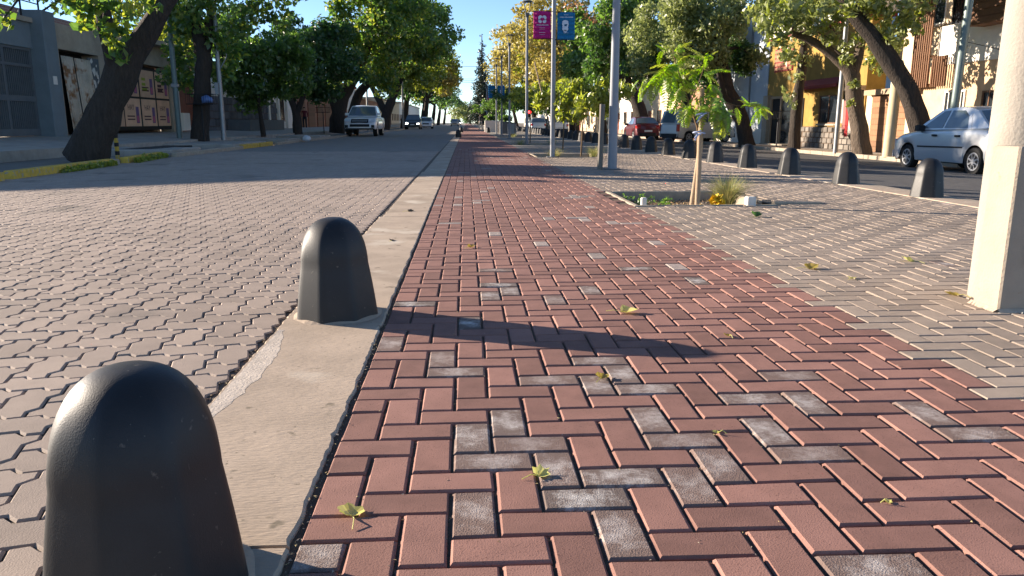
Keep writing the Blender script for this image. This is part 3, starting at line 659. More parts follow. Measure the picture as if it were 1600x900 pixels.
for r_ in range(4):
    for k in range(11):
        o = bpy.data.objects.new('stone', me); C.objects.link(o); o.parent = sb; o.location = Vector((16.13, 31.9+k*.47+(r_ % 2)*.2, FZ+.13+r_*.24))-wloc(sb); o.scale = (1, random.uniform(.8, 1.02), random.uniform(.85, 1))
dw = part(g, 'doorway', M['dark'], (16.16, 16.2, 38.0, 41.0, FZ+.1, 2.05)); part(dw, 'door_post', M['timber'], (16.08, 16.16, 39.6, 39.75, FZ+.1, 2.0), (16.08, 16.16, 40.9, 41.05, FZ+.1, 2.0), (16.08, 16.16, 38.0, 41.05, 2.0, 2.12))
part(dw, 'glass_door', M['glass'], (16.12, 16.16, 38.4, 39.5, FZ+.1, 1.95)); part(dw, 'step', M['dirtyconc'], (15.6, 16.1, 38.0, 41.0, FZ-.1, FZ+.1))
part(g, 'second_doorway', M['dark'], (16.15, 16.2, 37.1, 37.9, FZ+.02, 1.95)); part(g, 'stone_pier', M['dirtyconc'], (15.95, 16.2, 41.1, 41.75, FZ, 2.2))
window(g, 16.2, 33.5, 35.4, .75, 2.0, -1, 'wood', bars=1)
b = MB(); b.quad((16.18, 33.1, 2.75), (16.18, 37.4, 2.75), (15.8, 37.4, 2.45), (15.8, 33.1, 2.45)); b.quad((15.8, 33.1, 2.45), (15.8, 37.4, 2.45), (15.8, 37.4, 2.3), (15.8, 33.1, 2.3)); b.quad((15.8, 33.1, 2.3), (15.8, 37.4, 2.3), (16.18, 37.4, 2.65), (16.18, 33.1, 2.65)); b.build('awning', M['redpaint'], g)
part(g, 'shop_opening', M['dark'], (16.12, 16.2, 31.45, 33.0, FZ, 2.1)); part(g, 'beam', M['timber'], (15.9, 16.2, 31.36, 33.05, 2.1, 2.28))
cl = [mat('red_cloth', (.42, .05, .05), .9), mat('white_cloth', (.6, .56, .5), .9), mat('pink_cloth', (.45, .2, .18), .9)]
for k, (yy, z0, z1, q) in enumerate(((31.75, .35, 1.75, 1), (32.05, .2, 1.8, 0), (32.3, .5, 1.7, 2), (32.55, .75, 1.75, 1), (32.75, .3, 1.65, 0))):
    b = MB(); n = 6
    for a in range(n): b.quad((15.86+.03*(a % 2), yy-.14+.28*a/n, z0), (15.86+.03*((a+1) % 2), yy-.14+.28*(a+1)/n, z0+.05), (15.86+.02*((a+1) % 2), yy-.1+.2*(a+1)/n, z1), (15.86+.02*(a % 2), yy-.1+.2*a/n, z1))
    o = b.build('hanging_cloth', cl[q]); o.modifiers.new('s', 'SOLIDIFY').thickness = .006
    tag(o, ('white cloth nearest the garage hanging', 'long red cloth hanging second', 'pink cloth hanging in the middle', 'short white cloth hanging', 'red cloth farthest from the garage hanging')[k]+' under the beam of the yellow shop', 'cloth', 'cloths hung in the yellow shop front')
g = thing('blue_grey_building', 'tall plain blue grey rendered building left of the yellow restaurant', 'building', (16.2, 45, FZ))
part(g, 'wall', M['blue'], (16.2, 23, 41.9, 49.3, FZ-.3, 6.6)); part(g, 'plinth', M['white'], (16.12, 16.2, 41.95, 49.25, FZ-.3, .45)); part(g, 'parapet', M['white'], (16.1, 23.1, 41.9, 49.35, 6.603, 6.9))
part(g, 'downpipe', M['galv'], (16.1, 16.19, 44.4, 44.5, .45, 6.6)); window(g, 16.2, 46.0, 47.3, 1.0, 2.3, -1)
M['terracotta'] = mat('terracotta_render', (.36, .20, .13), .9, .2, 2)
for nm, lb, y0, y1, h, wm, s_ in (('terracotta_house', 'terracotta house behind the silver van', 49.5, 60, 3.6, 'terracotta', 1), ('cream_house', 'sunlit cream house behind the man in red', 60.2, 74, 4.8, 'cream', 1),
        ('white_house', 'white two storey house beyond the cream house', 74.3, 92, 6.2, 'white', 2), ('pale_house', 'pale house far along the right side', 92.3, 130, 4.4, 'cream', 1), ('end_house', 'farthest house on the right side', 130.3, 220, 5, 'white', 1)):
    house(nm, lb, 16.2, y0, y1, h, wm, -1, FZ, s_)
# ================================================================ TREES
def leafmesh(name, c, size, m, parent, droop=.35, elong=1.7, facing=None):
    """one mesh of many folded leaves (4 verts, 2 faces each) at the points c"""
    n = len(c); off = np.array(wloc(parent)); c = c-off
    u = rng.normal(size=(n, 3)); u[:, 2] -= droop; u /= np.linalg.norm(u, axis=1)[:, None]
    q = rng.normal(size=(n, 3)); v = np.cross(u, q); v /= np.linalg.norm(v, axis=1)[:, None]; w_ = np.cross(u, v)
    s = size*rng.uniform(.65, 1.3, n)[:, None]; lu = u*s*.5*elong/1.3; lv = v*s*.38; fold = w_*s*.10
    V = np.stack([c-lu, c+lv+fold, c+lu, c-lv+fold], 1).reshape(-1, 3)
    me = bpy.data.meshes.new(name); me.vertices.add(4*n); me.vertices.foreach_set('co', V.ravel())
    idx = (np.arange(n)[:, None]*4+np.array([0, 1, 2, 0, 2, 3])).ravel().astype(np.int32)
    me.loops.add(6*n); me.loops.foreach_set('vertex_index', idx); me.polygons.add(2*n)
    me.polygons.foreach_set('loop_start', np.arange(2*n, dtype=np.int32)*3)
    me.materials.append(m); me.update(calc_edges=True); me.validate()
    o = bpy.data.objects.new(name, me); C.objects.link(o); o.parent = parent; return o
def clumpy(cl, n, thin=.55):
    """points on and in soft clumps; cl = [(centre, radius)]"""
    cl = [(np.array(c, float), r) for c, r in cl]; wts = np.array([r**2 for _, r in cl]); k = rng.choice(len(cl), n, p=wts/wts.sum())
    C_ = np.array([c for c, _ in cl])[k]; r = np.array([r for _, r in cl])[k]
    d = rng.normal(size=(n, 3)); d /= np.linalg.norm(d, axis=1)[:, None]; t = rng.uniform(0, 1, n)**thin
    return C_+d*(r*t)[:, None]*np.array([1, 1, .8])
def ellclumps(c, rad, n, r0, r1, bias=.35):
    out = []
    for k in range(n):
        d = rng.normal(size=3); d /= np.linalg.norm(d); t = rng.uniform(0, 1)**bias
        out.append((np.array(c)+d*t*np.array(rad), rng.uniform(r0, r1)))
    return out
def tree(name, label, base, trunks, crown, nleaf, leaf, lm, bark='bark', limbs=5, group=None, cat='tree', crown2=None):
    """trunks = [(points, radii)], world coordinates; crown = clumps"""
    t = thing(name, label, cat, base, group)
    b = MB()
    for pts, rad in trunks:
        # resample for a bumpy, bending trunk
        P, Q = [], []
        for k in range(len(pts)-1):
            for s in range(4): f = s/4; P.append(Vector(pts[k]).lerp(Vector(pts[k+1]), f)); Q.append(rad[k]+(rad[k+1]-rad[k])*f)
        P.append(Vector(pts[-1])); Q.append(rad[-1])
        P = [P[0]]+[(P[k-1]+P[k]*2+P[k+1])/4 for k in range(1, len(P)-1)]+[P[-1]]
        b.tube(P, Q, 16, jit=.2)
    b.build('trunk', M[bark], t, smooth=70)
    tops = [Vector(p[-1]) for p, _ in trunks]
    for k in range(limbs):
        c = Vector(crown[rng.integers(len(crown))][0]); s = min(tops, key=lambda q: (q-c).length); b = MB(); mid = s.lerp(c, .5)+Vector(rng.normal(size=3))*.25+Vector((0, 0, .15))
        r = trunks[0][1][-1]; b.tube([s, mid, c], [r*.6, r*.35, r*.12], 6, jit=.1); b.build('limb', M[bark], t, smooth=70)
    leafmesh('crown', clumpy(crown, nleaf), leaf, M[lm], t)
    if crown2: leafmesh('crown', clumpy(crown2[0], crown2[1]), leaf, M[crown2[2]], t)
    return t
LG = 'street trees along the left side'; RG = 'street trees along the right side'
tp = [(-7.742, 16.3, 0.015), (-7.446, 16.3, 0.639), (-7.151, 16.4, 1.231), (-6.882, 16.5, 1.81), (-6.592, 16.5, 2.206), (-6.145, 16.5, 2.82), (-5.82, 16.6, 3.38), (-5.409, 16.8, 4.318)]
tq = [(-6.94, 16.5, 1.735), (-7.023, 16.4, 2.196), (-7.094, 16.4, 2.68), (-7.116, 16.4, 3.158), (-7.166, 16.5, 4.0)]
cr = [(p, .24) for p in [(-7.31, 15.6, 2.972), (-7.011, 15.5, 2.847), (-6.754, 15.5, 2.555), (-6.64, 15.6, 2.291), (-6.417, 15.4, 2.477), (-6.579, 15.6, 2.082), (-6.292, 15.5, 2.751), (-5.877, 15.6, 2.995), (-7.166, 15.6, 2.609), (-6.868, 15.6, 2.987), (-6.523, 15.6, 2.955), (-8.36, 15.2, 2.642), (-6.888, 15.4, 3.014)]]
cr += ellclumps((-7.4, 16.3, 6.0), (3.0, 2.6, 1.6), 40, .4, .8)
t = tree('leaning_tree', 'thick dark trunked tree leaning right beside the long yellow kerb block', (-7.85, 16.3, 0), [(tp, [.40, .33, .31, .32, .24, .19, .17, .11]), (tq, [.22, .17, .15, .13, .09])], cr, 5200, .16, 'l_green', limbs=10, group=LG, crown2=(cr, 1900, 'l_yelgreen'))
tp = [(-9.317, 28.1, 0.179), (-9.204, 28.1, 1.272), (-9.071, 28.1, 2.348), (-8.936, 28.1, 2.943), (-9.088, 28.0, 3.812), (-9.272, 28, 4.636)]
tq = [(-8.986, 28.1, 2.858), (-8.783, 28.2, 3.627), (-8.63, 28.2, 4.462), (-8.391, 28.3, 5.713)]
cr = [(p, .6) for p in [(-10.024, 29, 2.724), (-10.131, 29, 3.268), (-8.466, 28.6, 2.595), (-8.255, 27.8, 3.589), (-9.058, 27.5, 4.164), (-8.168, 28.5, 3.234), (-9.577, 28, 3.809), (-9.945, 28, 4.426), (-7.534, 28, 4.03), (-8.607, 27.5, 4.572), (-7.07, 28, 4.551), (-6.557, 28.5, 4.412), (-10.745, 30, 2.448), (-10.241, 30.5, 2.246)]]+ellclumps((-8.6, 28.3, 6.4), (3.4, 3.0, 1.9), 38, .6, 1.0)
tree('street_tree', 'dark straight trunked tree between the green pole and the grey pole', (-9.25, 28.1, .2), [(tp, [.30, .27, .27, .25, .19, .12]), (tq, [.18, .15, .13, .08])], cr, 9500, .17, 'l_green', group=LG, crown2=(cr, 3000, 'l_yelgreen'))
tp = [(-9.048, 35.7, 0.171), (-9.125, 35.7, 1.121), (-9.18, 35.7, 1.95), (-9.152, 35.7, 2.77)]
cr = ellclumps((-9.1, 35.7, 3.528), (2.2, 2.0, 1.9), 48, .45, .75)
tree('young_street_tree', 'thin trunked young tree with a round green crown before the stone base wall', (-9.03, 35.7, .2), [(tp, [.11, .09, .08, .06])], cr, 15000, .16, 'l_green', group=LG)
tp = [(-9.16, 43.5, 0.166), (-9.204, 43.5, 1.189), (-9.428, 43.5, 2.033), (-9.548, 43.5, 2.87)]; tq = [(-9.162, 43.5, 1.324), (-8.77, 43.5, 2.202), (-8.456, 43.5, 2.939)]
cr = ellclumps((-8.454, 43.8, 4.057), (2.8, 2.5, 2.3), 52, .5, .85)
tree('street_tree', 'short forked tree with a very dark dense crown left of the person', (-9.16, 43.5, .2), [(tp, [.25, .21, .16, .10]), (tq, [.16, .13, .09])], cr, 15000, .18, 'l_dark', group=LG)
tp = [(-8.442, 52.1, 0.118), (-8.347, 52.1, 1.264), (-8.017, 52.2, 2.484), (-6.946, 52.4, 4.107), (-6.069, 52.6, 6.12), (-5.217, 53, 8.147)]; tq = [(-8.356, 52.1, 1.06), (-8.602, 52, 2.477), (-8.687, 52, 4.075), (-8.752, 52, 6.044)]
t2 = [(-8.106, 55.8, 0.112), (-7.912, 55.8, 1.515), (-7.459, 55.8, 2.818), (-6.281, 55.5, 3.88), (-5.122, 55.2, 4.925)]
cr = ellclumps((-5.885, 53, 6.759), (4.4, 4.2, 4.0), 75, .6, 1.15)+ellclumps((-7.925, 51, 4.792), (2.2, 2, 2.2), 16, .5, .9)
tree('big_street_tree', 'big double trunked tree with a wide high crown left of the white pickup', (-8.5, 52.1, .2), [(tp, [.52, .46, .42, .32, .24, .15]), (tq, [.3, .26, .2, .12]), (t2, [.42, .36, .3, .22, .12])], cr, 14000, .22, 'l_green', limbs=14, group=LG, crown2=(cr, 5500, 'l_yelgreen'))
tp = [(-8.2, 80, .1), (-8.0, 80, 1.6), (-7.4, 80, 3.2), (-6.6, 80, 5), (-5.6, 80, 7.5)]; tq = [(-8.1, 80, 1.8), (-8.9, 80.2, 3.4), (-9.8, 80.4, 5)]
cr = ellclumps((-5.6, 80, 9.6), (5.2, 5, 4.2), 80, .8, 1.4); c2 = ellclumps((-6.5, 80, 5.4), (4.4, 3, 1.6), 22, .6, 1.0)
tree('forked_street_tree', 'tall tree with a forked trunk and yellowing lower leaves right of the white pickup', (-8.2, 80, .1), [(tp, [.55, .48, .42, .36, .22]), (tq, [.34, .3, .18])], cr, 12500, .28, 'l_green', limbs=12, group=LG, crown2=(c2, 4500, 'l_yelgreen'))
far_l = [('dense dark tree shading the distant oncoming dark car', 104, -7.6, 7.6, 5.2, 'l_dark'), ('far left tree with an orange yellow edge beside the sky gap', 128, -6.2, 8.6, 5.4, 'l_yelgreen'), ('dark far tree behind the orange edged tree', 150, -7.8, 8, 5.5, 'l_dark'),
         ('distant green tree on the left, third from the end of the street', 178, -7, 8.5, 5.8, 'l_green'), ('distant tree on the left, second from the end of the street', 215, -7, 9, 6, 'l_green'), ('farthest tree on the left side of the street', 270, -7, 9.5, 7, 'l_dark')]
for lb, y, x, z, r, lm in far_l:
    tree('far_street_tree', lb, (x-.6, y, .1), [([(x-.6, y, 0), (x-.3, y, 2.2), (x, y, 4.5)], [.45, .4, .3])], ellclumps((x, y, z), (r, r, r*.75), 45, 1, 1.8), 5000 if y < 140 else 3200, .42, lm, limbs=4, group=LG,
         crown2=(ellclumps((x+2.6, y-2, z-1), (2.2, 2, 2.6), 10, .8, 1.2), 900, 'l_yellow') if y == 128 else None)
for lb, x, y, z, r, lm in (('green tree rising behind the poster hoarding', -16.8, 41, 5.2, 3.2, 'l_yelgreen'), ('tall green tree behind the shut workshop', -19, 34, 7.5, 3.4, 'l_green'), ('leafy tree behind the far end of the white wall house', -16.5, 50, 7.2, 3.9, 'l_green'), ('yellow green tree rising behind the pale red roofed house', -17, 84, 7.5, 4, 'l_yelgreen'), ('tall dark tree behind the white wall house', -19, 60, 6.5, 4, 'l_dark')):
    tree('garden_tree', lb, (x, y, .3), [([(x, y, .3), (x+.2, y, 2), (x, y, 4)], [.3, .25, .18])], ellclumps((x, y, z), (r, r, r*.8), 40, .6, 1.1), 6000, .2, lm, group='garden trees behind the left houses')
# ---------------------------------------------------------------- right side
tp = [(13.793, 22.9, -0.113), (13.564, 22.9, 0.834), (13.201, 23, 1.767), (12.586, 23.2, 2.661), (11.897, 23.4, 3.535), (11.253, 23.6, 4.37), (10.508, 23.8, 5.471)]
tq = [(13.589, 22.9, 1.301), (13.729, 22.9, 2.132), (13.795, 22.9, 3.222), (13.8, 23, 4.657)]
cr = [(p, .42) for p in [(8.946, 23, 3.912), (9.693, 23, 4.059), (10.457, 23, 4.012), (11.212, 23, 4.106), (11.986, 23, 4.024), (12.678, 23, 3.852), (13.094, 23, 3.587), (12.543, 23, 3.315), (13.323, 23, 4.123), (11.768, 23, 4.287), (8.638, 23, 4.26), (12.647, 22.5, 4.135)]]+ellclumps((12.6, 23.4, 6.4), (3.6, 3.0, 1.7), 42, .5, .9)
tree('leaning_street_tree', 'thick dark trunk leaning left above the silver car', (13.6, 22.9, -.26), [(tp, [.33, .28, .27, .25, .22, .18, .12])], cr, 9000, .16, 'l_olive', limbs=10, group=RG, crown2=(cr, 3600, 'l_yelgreen'))
tp = [(13.367, 25.7, -0.35), (13.183, 25.7, 0.626), (12.928, 25.7, 1.669), (12.723, 25.7, 2.448), (12.136, 25.8, 2.982), (11.43, 25.9, 3.432), (10.763, 26, 3.68)]
tq = [(12.76, 25.7, 2.285), (12.975, 25.7, 3.2), (13.037, 25.7, 4.101), (12.947, 25.8, 5.101)]
cr = [(p, r) for p, r in zip([(10.085, 25.5, 3.424), (9.632, 25.5, 3.855), (10.53, 25.4, 3.947), (11.283, 25.4, 3.756), (11.795, 25.3, 3.414), (12.322, 25.3, 2.762), (11.996, 25.4, 4.056), (12.716, 25.4, 2.066), (12.667, 25.4, 1.454), (12.581, 26, 3.225), (12.744, 25.3, 3.459), (10.452, 25.8, 2.994), (10.907, 25.6, 4.269), (9.4, 25.8, 4.284), (10.324, 25.5, 4.447), (13.611, 25.9, 3.323), (13.939, 26, 3.842), (13.6, 26.2, 2.835), (14.071, 26.4, 2.538), (14.431, 26.2, 3.355)], (.4, .4, .45, .4, .35, .3, .45, .22, .18, .3, .35, .3, .5, .45, .5, .4, .5, .35, .3, .4))]+ellclumps((12.4, 26, 6.2), (3, 2.6, 1.6), 26, .5, .9)
tree('crooked_street_tree', 'rough trunk forking to a long left limb beside the beige post', (13.3, 25.7, -.26), [(tp, [.32, .27, .25, .24, .17, .13, .08]), (tq, [.18, .14, .12, .08])], cr, 8000, .15, 'l_olive', bark='barkpale', limbs=8, group=RG, crown2=(cr, 2600, 'l_yelgreen'))
tp = [(13.289, 31.1, -0.382), (13.266, 31.1, 0.587), (13.298, 31.1, 1.843), (13.349, 31.1, 2.833), (13.374, 31.1, 3.81)]
cr = [(p, r) for p, r in zip([(12.739, 30.7, 1.829), (12.923, 30.7, 1.46), (12.873, 30.8, 3.297), (12.537, 30.8, 3.657), (13.147, 31, 4.161), (13.536, 31, 3.194), (13.059, 30.8, 2.569), (12.58, 30.8, 2.078), (13.099, 31, 4.759)], (.32, .22, .5, .4, .6, .3, .3, .2, .7))]+ellclumps((13, 31, 6), (2.2, 2.2, 1.5), 16, .5, .9)
tree('slim_street_tree', 'slim dark trunk before the door of the yellow restaurant', (13.3, 31.1, -.28), [(tp, [.26, .22, .2, .18, .13])], cr, 4200, .15, 'l_olive', limbs=6, group=RG)
tp = [(13.379, 36.7, -0.351), (13.156, 36.7, 0.696), (12.8, 36.7, 1.436), (12.297, 36.8, 2.172), (12.047, 36.9, 3.341), (11.881, 37, 4.126)]
tq = [(11.97, 37, 3.637), (11.479, 37, 4.783), (11.183, 37, 5.772)]; t2 = [(11.893, 37, 3.925), (12.26, 37, 4.93), (12.403, 37, 6.064)]; t3 = [(12.667, 36.7, 1.583), (12.022, 36.5, 2.015), (11.725, 36.3, 2.871), (11.524, 36.2, 3.716)]
cr = ellclumps((11.236, 37, 5.349), (3.4, 2.6, 2.6), 30, .5, .95)+[(p, .75) for p in [(9.766, 36, 5.081), (10.394, 36, 4.254), (9.664, 36, 4.111), (10.771, 36, 5.501), (11.644, 36, 5.644), (12.127, 36, 4.959), (12.518, 36, 5.788), (10.165, 36, 5.906), (9.302, 36, 5.626), (10.716, 36, 3.753)]]
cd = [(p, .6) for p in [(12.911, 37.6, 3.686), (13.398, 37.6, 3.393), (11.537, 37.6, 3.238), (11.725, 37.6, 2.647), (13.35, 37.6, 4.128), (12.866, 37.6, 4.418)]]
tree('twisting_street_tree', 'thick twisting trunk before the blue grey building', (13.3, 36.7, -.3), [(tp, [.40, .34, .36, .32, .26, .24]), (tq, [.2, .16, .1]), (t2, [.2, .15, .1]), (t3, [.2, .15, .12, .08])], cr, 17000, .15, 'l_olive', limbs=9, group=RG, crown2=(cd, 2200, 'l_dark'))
tp = [(13.3, 46.5, -.3), (13.2, 46.5, 1.6), (12.9, 46.5, 3.4)]
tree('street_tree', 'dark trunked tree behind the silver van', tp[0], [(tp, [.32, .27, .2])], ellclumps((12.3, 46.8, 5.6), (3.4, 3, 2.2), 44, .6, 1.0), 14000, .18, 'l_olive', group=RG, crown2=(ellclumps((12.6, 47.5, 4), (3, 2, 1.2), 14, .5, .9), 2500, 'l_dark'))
tp = [(13.22, 58, 0.395), (12.888, 58.5, 2.03), (12.222, 59, 3.44), (11.26, 59.5, 4.855), (10.483, 60, 6.509)]
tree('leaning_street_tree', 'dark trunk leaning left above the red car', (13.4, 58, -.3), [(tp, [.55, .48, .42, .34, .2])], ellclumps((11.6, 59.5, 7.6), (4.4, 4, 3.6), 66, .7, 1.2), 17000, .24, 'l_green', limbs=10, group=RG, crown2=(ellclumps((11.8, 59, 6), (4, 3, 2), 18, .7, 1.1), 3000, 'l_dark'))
tree('street_tree', 'green tree between the red car and the yellow trees', (13, 74, -.3), [([(13, 74, -.3), (12.8, 74, 2), (12.4, 74, 4.2)], [.4, .34, .24])], ellclumps((11.8, 74.5, 6.3), (3.6, 3.6, 2.6), 40, .8, 1.3), 6500, .28, 'l_green', group=RG, crown2=(ellclumps((11, 74, 9.2), (3, 3, 2), 16, .7, 1.2), 1200, 'l_brown'))
for lb, y, x, z, r, n in (('huge yellow autumn tree behind the magenta and blue banners', 94, 11.6, 10.2, 6.6, 12000), ('big yellow autumn tree behind the lamp posts', 114, 10.5, 10.4, 6.6, 10000), ('yellow autumn tree nearest the sky gap', 148, 10.2, 10.8, 6.8, 8000)):
    tree('autumn_tree', lb, (13, y, -.3), [([(13, y, -.3), (12.6, y, 3), (x, y, z-2)], [.55, .45, .3])], ellclumps((x, y, z), (r, r, r*.85), 85, 1.0, 1.8), n, .36, 'l_yellow', limbs=8, group=RG, crown2=(ellclumps((x+1, y+1, z-1.5), (r*.9, r*.9, r*.6), 30, .9, 1.6), n//3, 'l_yelgreen'))
    tree('understory_tree', 'dark green tree growing under the '+lb, (12.4, y-7, -.3), [([(12.4, y-7, -.3), (12.2, y-7, 2.4)], [.25, .18])], ellclumps((11.4, y-7, 3.9), (3, 3, 1.8), 22, .7, 1.1), 3000, .3, 'l_green', group=RG)
for lb, y, x, lm in (('far green tree on the right beyond the yellow trees', 185, 11, 'l_green'), ('farthest tree on the right side of the street', 235, 11, 'l_dark')):
    tree('far_street_tree', lb, (x+1, y, -.2), [([(x+1, y, -.3), (x, y, 4)], [.45, .3])], ellclumps((x, y, 7), (5, 5, 4), 40, 1, 1.8), 3200, .45, lm, limbs=3, group=RG)
b0 = (4.9, 236, 0); cl = []
for k in range(46):
    f = k/45; cl.append(((4.9+rng.normal()*.5, 236+rng.normal()*.5, 1.5+f*25), max(.25, 5.2*(1-f)**1.1+.15)*rng.uniform(.7, 1)))
tree('cypress', 'tall dark narrow conifer at the end of the street', b0, [([b0, (4.9, 236, 26)], [.6, .1])], cl, 6500, .5, 'cypress', limbs=0)
for k, (x, y, z, r, lm, lb) in enumerate(((-3.2, 330, 5, 6, 'l_olive', 'round pale tree closing the end of the street'), (9, 330, 6, 7, 'l_green', 'green tree right of the conifer at the end of the street'), (2, 420, 5, 7, 'l_dark', 'dark tree at the very end of the street'))):
    tree('distant_tree', lb, (x, y, 0), [([(x, y, 0), (x, y, z)], [.5, .3])], ellclumps((x, y, z), (r, r, r*.7), 26, 1.4, 2.4), 1800, .7, lm, limbs=0, group='trees closing the end of the street')

# ---------------------------------------------------------------- young staked trees in the median
def frondmesh(var):
    rr = random.Random(var); b = MB(); L_ = rr.uniform(.26, .36); n = 13; dr = rr.uniform(.25, .5); pts = []
    for k in range(n+1):
        f = k/n; pts.append(Vector((L_*f*(1-.18*dr*f), 0, -dr*L_*f*f)))
    for k in range(n): b.quad(pts[k]+Vector((0, .0012, 0)), pts[k]-Vector((0, .0012, 0)), pts[k+1]-Vector((0, .001, 0)), pts[k+1]+Vector((0, .001, 0)))
    for k in range(2, n+1):
        f = k/n; ll = .085*math.sin(math.pi*min(1, .22+f*.74))**.6*rr.uniform(.85, 1.1); wd = .0155
        for s in (-1, 1):
            a = rr.uniform(.25, .5); d = Vector((math.sin(a)*.8, s*math.cos(a), -rr.uniform(.25, .75))).normalized(); e = d.cross(Vector((0, 0, 1))).normalized()
            p = pts[k]; md = p+d*ll*.5
            b.quad(p, md+e*wd, p+d*ll+Vector((0, 0, -.006)), md-e*wd)
    o = b.build('leaf', M['l_lime'] if var % 3 else M['l_yelgreen']); me = o.data; bpy.data.objects.remove(o); return me
FR = [frondmesh(k) for k in range(6)]
def place_frond(par, p, tip, k, roll=0, s=1):
    o = bpy.data.objects.new('leaf', FR[k % 6]); C.objects.link(o); o.parent = par; d = (Vector(tip)-Vector(p)); L_ = d.length; d.normalize()
    z = Vector((0, 0, 1)); y = z.cross(d)
    y = y.normalized() if y.length > .1 else Vector((0, 1, 0)); z = d.cross(y); mt = Matrix((d, y, z)).transposed().to_4x4().__matmul__(Matrix.Rotation(roll, 4, 'X'))
    o.matrix_basis = Matrix.Translation(Vector(p)-wloc(par)).__matmul__(mt).__matmul__(Matrix.Scale(s, 4)); return o
yt = thing('young_tree', 'young bright green tree with feathery leaves tied to two stakes in the planting bed', 'tree', (2.33, 7.72, -.06), 'young trees in the median')
stem = [(2.316, 7.7, -0.017), (2.321, 7.72, 0.38), (2.307, 7.74, 0.759), (2.222, 7.75, 0.977), (2.134, 7.75, 1.192), (2.062, 7.75, 1.374), (2.017, 7.75, 1.524)]
b = MB(); b.tube(stem, [.014, .012, .011, .009, .007, .005, .003], 6, jit=.1)
br = [[(2.304, 7.74, 0.821), (2.369, 7.7, 1.068), (2.408, 7.68, 1.189), (2.465, 7.6, 1.065), (2.534, 7.55, 0.912)], [(2.134, 7.75, 1.192), (1.887, 7.7, 1.309), (1.72, 7.65, 1.246)], [(2.369, 7.7, 1.068), (2.705, 7.8, 0.978), (2.988, 7.85, 0.961)], [(2.222, 7.75, 0.977), (2.332, 7.8, 1.256), (2.387, 7.8, 1.44)]]
for q in br: b.tube(q, [.006]+[.004]*(len(q)-2)+[.002], 5)
b.build('trunk', M['twig'], yt, smooth=60)
kk = 0
FP = [((2.076, 7.75, 1.344), (1.793, 7.6, 1.48)), ((2.063, 7.7, 1.34), (1.653, 7.5, 1.296)), ((1.887, 7.7, 1.297), (1.618, 7.6, 1.153)), ((1.751, 7.65, 1.246), (1.59, 7.6, 1.063)), ((1.763, 7.65, 1.258), (1.699, 7.6, 0.973)), ((1.887, 7.7, 1.297), (1.788, 7.5, 1.001)), ((1.983, 7.7, 1.28), (1.915, 7.6, 0.931)), ((2.031, 7.75, 1.494), (2.186, 7.7, 1.669)), ((2.031, 7.75, 1.494), (1.929, 7.8, 1.648)), ((2.032, 7.75, 1.464), (2.293, 7.6, 1.453)), ((2.134, 7.75, 1.192), (2.28, 7.5, 1.121)), ((2.09, 7.75, 1.313), (1.932, 8.0, 1.203)), ((2.12, 7.7, 1.189), (1.948, 7.5, 0.881)), ((2.233, 7.75, 1.008), (2.075, 7.6, 0.76)), ((2.332, 7.8, 1.256), (2.485, 7.7, 1.402)), ((2.387, 7.8, 1.44), (2.476, 7.8, 1.561)), ((2.388, 7.8, 1.409), (2.278, 7.9, 1.631)), ((2.361, 7.8, 1.318), (2.591, 7.7, 1.221)), ((2.369, 7.7, 1.068), (2.201, 7.5, 0.821)), ((2.399, 7.65, 1.176), (2.533, 7.5, 1.062)), ((2.438, 7.6, 1.095), (2.374, 7.5, 0.76)), ((2.494, 7.6, 1.004), (2.398, 7.5, 0.669)), ((2.506, 7.55, 0.955), (2.497, 7.5, 0.608)), ((2.534, 7.55, 0.912), (2.624, 7.5, 0.608)), ((2.533, 7.55, 0.931), (2.55, 7.4, 0.731)), ((2.48, 7.6, 1.035), (2.29, 7.4, 0.821)), ((2.705, 7.8, 0.978), (2.778, 7.7, 0.821)), ((2.804, 7.8, 0.972), (2.994, 7.8, 1.072)), ((2.955, 7.85, 0.961), (3.172, 7.9, 0.981)), ((2.988, 7.85, 0.961), (3.114, 7.9, 0.853)), ((2.87, 7.8, 0.966), (2.798, 7.9, 1.107)), ((2.291, 7.75, 1.131), (2.595, 7.9, 1.2)), ((2.189, 7.75, 1.253), (2.202, 7.5, 1.415)), ((2.087, 7.75, 1.374), (2.132, 7.6, 1.541)), ((1.983, 7.7, 1.28), (1.803, 7.9, 1.414)), ((2.163, 7.75, 1.131), (2.011, 7.9, 1.074)), ((2.262, 7.75, 1.069), (2.446, 7.8, 0.947)), ((2.408, 7.68, 1.177), (2.413, 7.9, 0.917)), ((2.509, 7.6, 0.974), (2.539, 7.8, 0.695)), ((2.133, 7.75, 1.222), (2.18, 7.4, 1.263))]
for p, q in FP:
    place_frond(yt, p, q, kk, random.uniform(-.5, .5), (Vector(q)-Vector(p)).length/.36*.95); kk += 1
    # a second leaf springing from nearly the same node
    q2 = Vector(q)+Vector((random.uniform(-.1, .1), random.uniform(-.2, .2), random.uniform(-.1, .06))); place_frond(yt, Vector(p)+Vector((random.uniform(-.04, .04), random.uniform(-.05, .05), random.uniform(-.03, .03))), q2, kk+3, random.uniform(-.6, .6), max(.45, .8*(q2-Vector(p)).length/.36)); kk += 1
    for _ in range(1):
        p3 = Vector(p).lerp(Vector(q), random.uniform(0, .45))+Vector((random.gauss(0, .04), random.gauss(0, .07), random.gauss(0, .03))); q3 = p3+Vector((random.uniform(-.2, .2), random.uniform(-.2, .2), random.uniform(-.25, .1))); place_frond(yt, p3, q3, kk, random.uniform(-.8, .8), random.uniform(.35, .6)); kk += 1
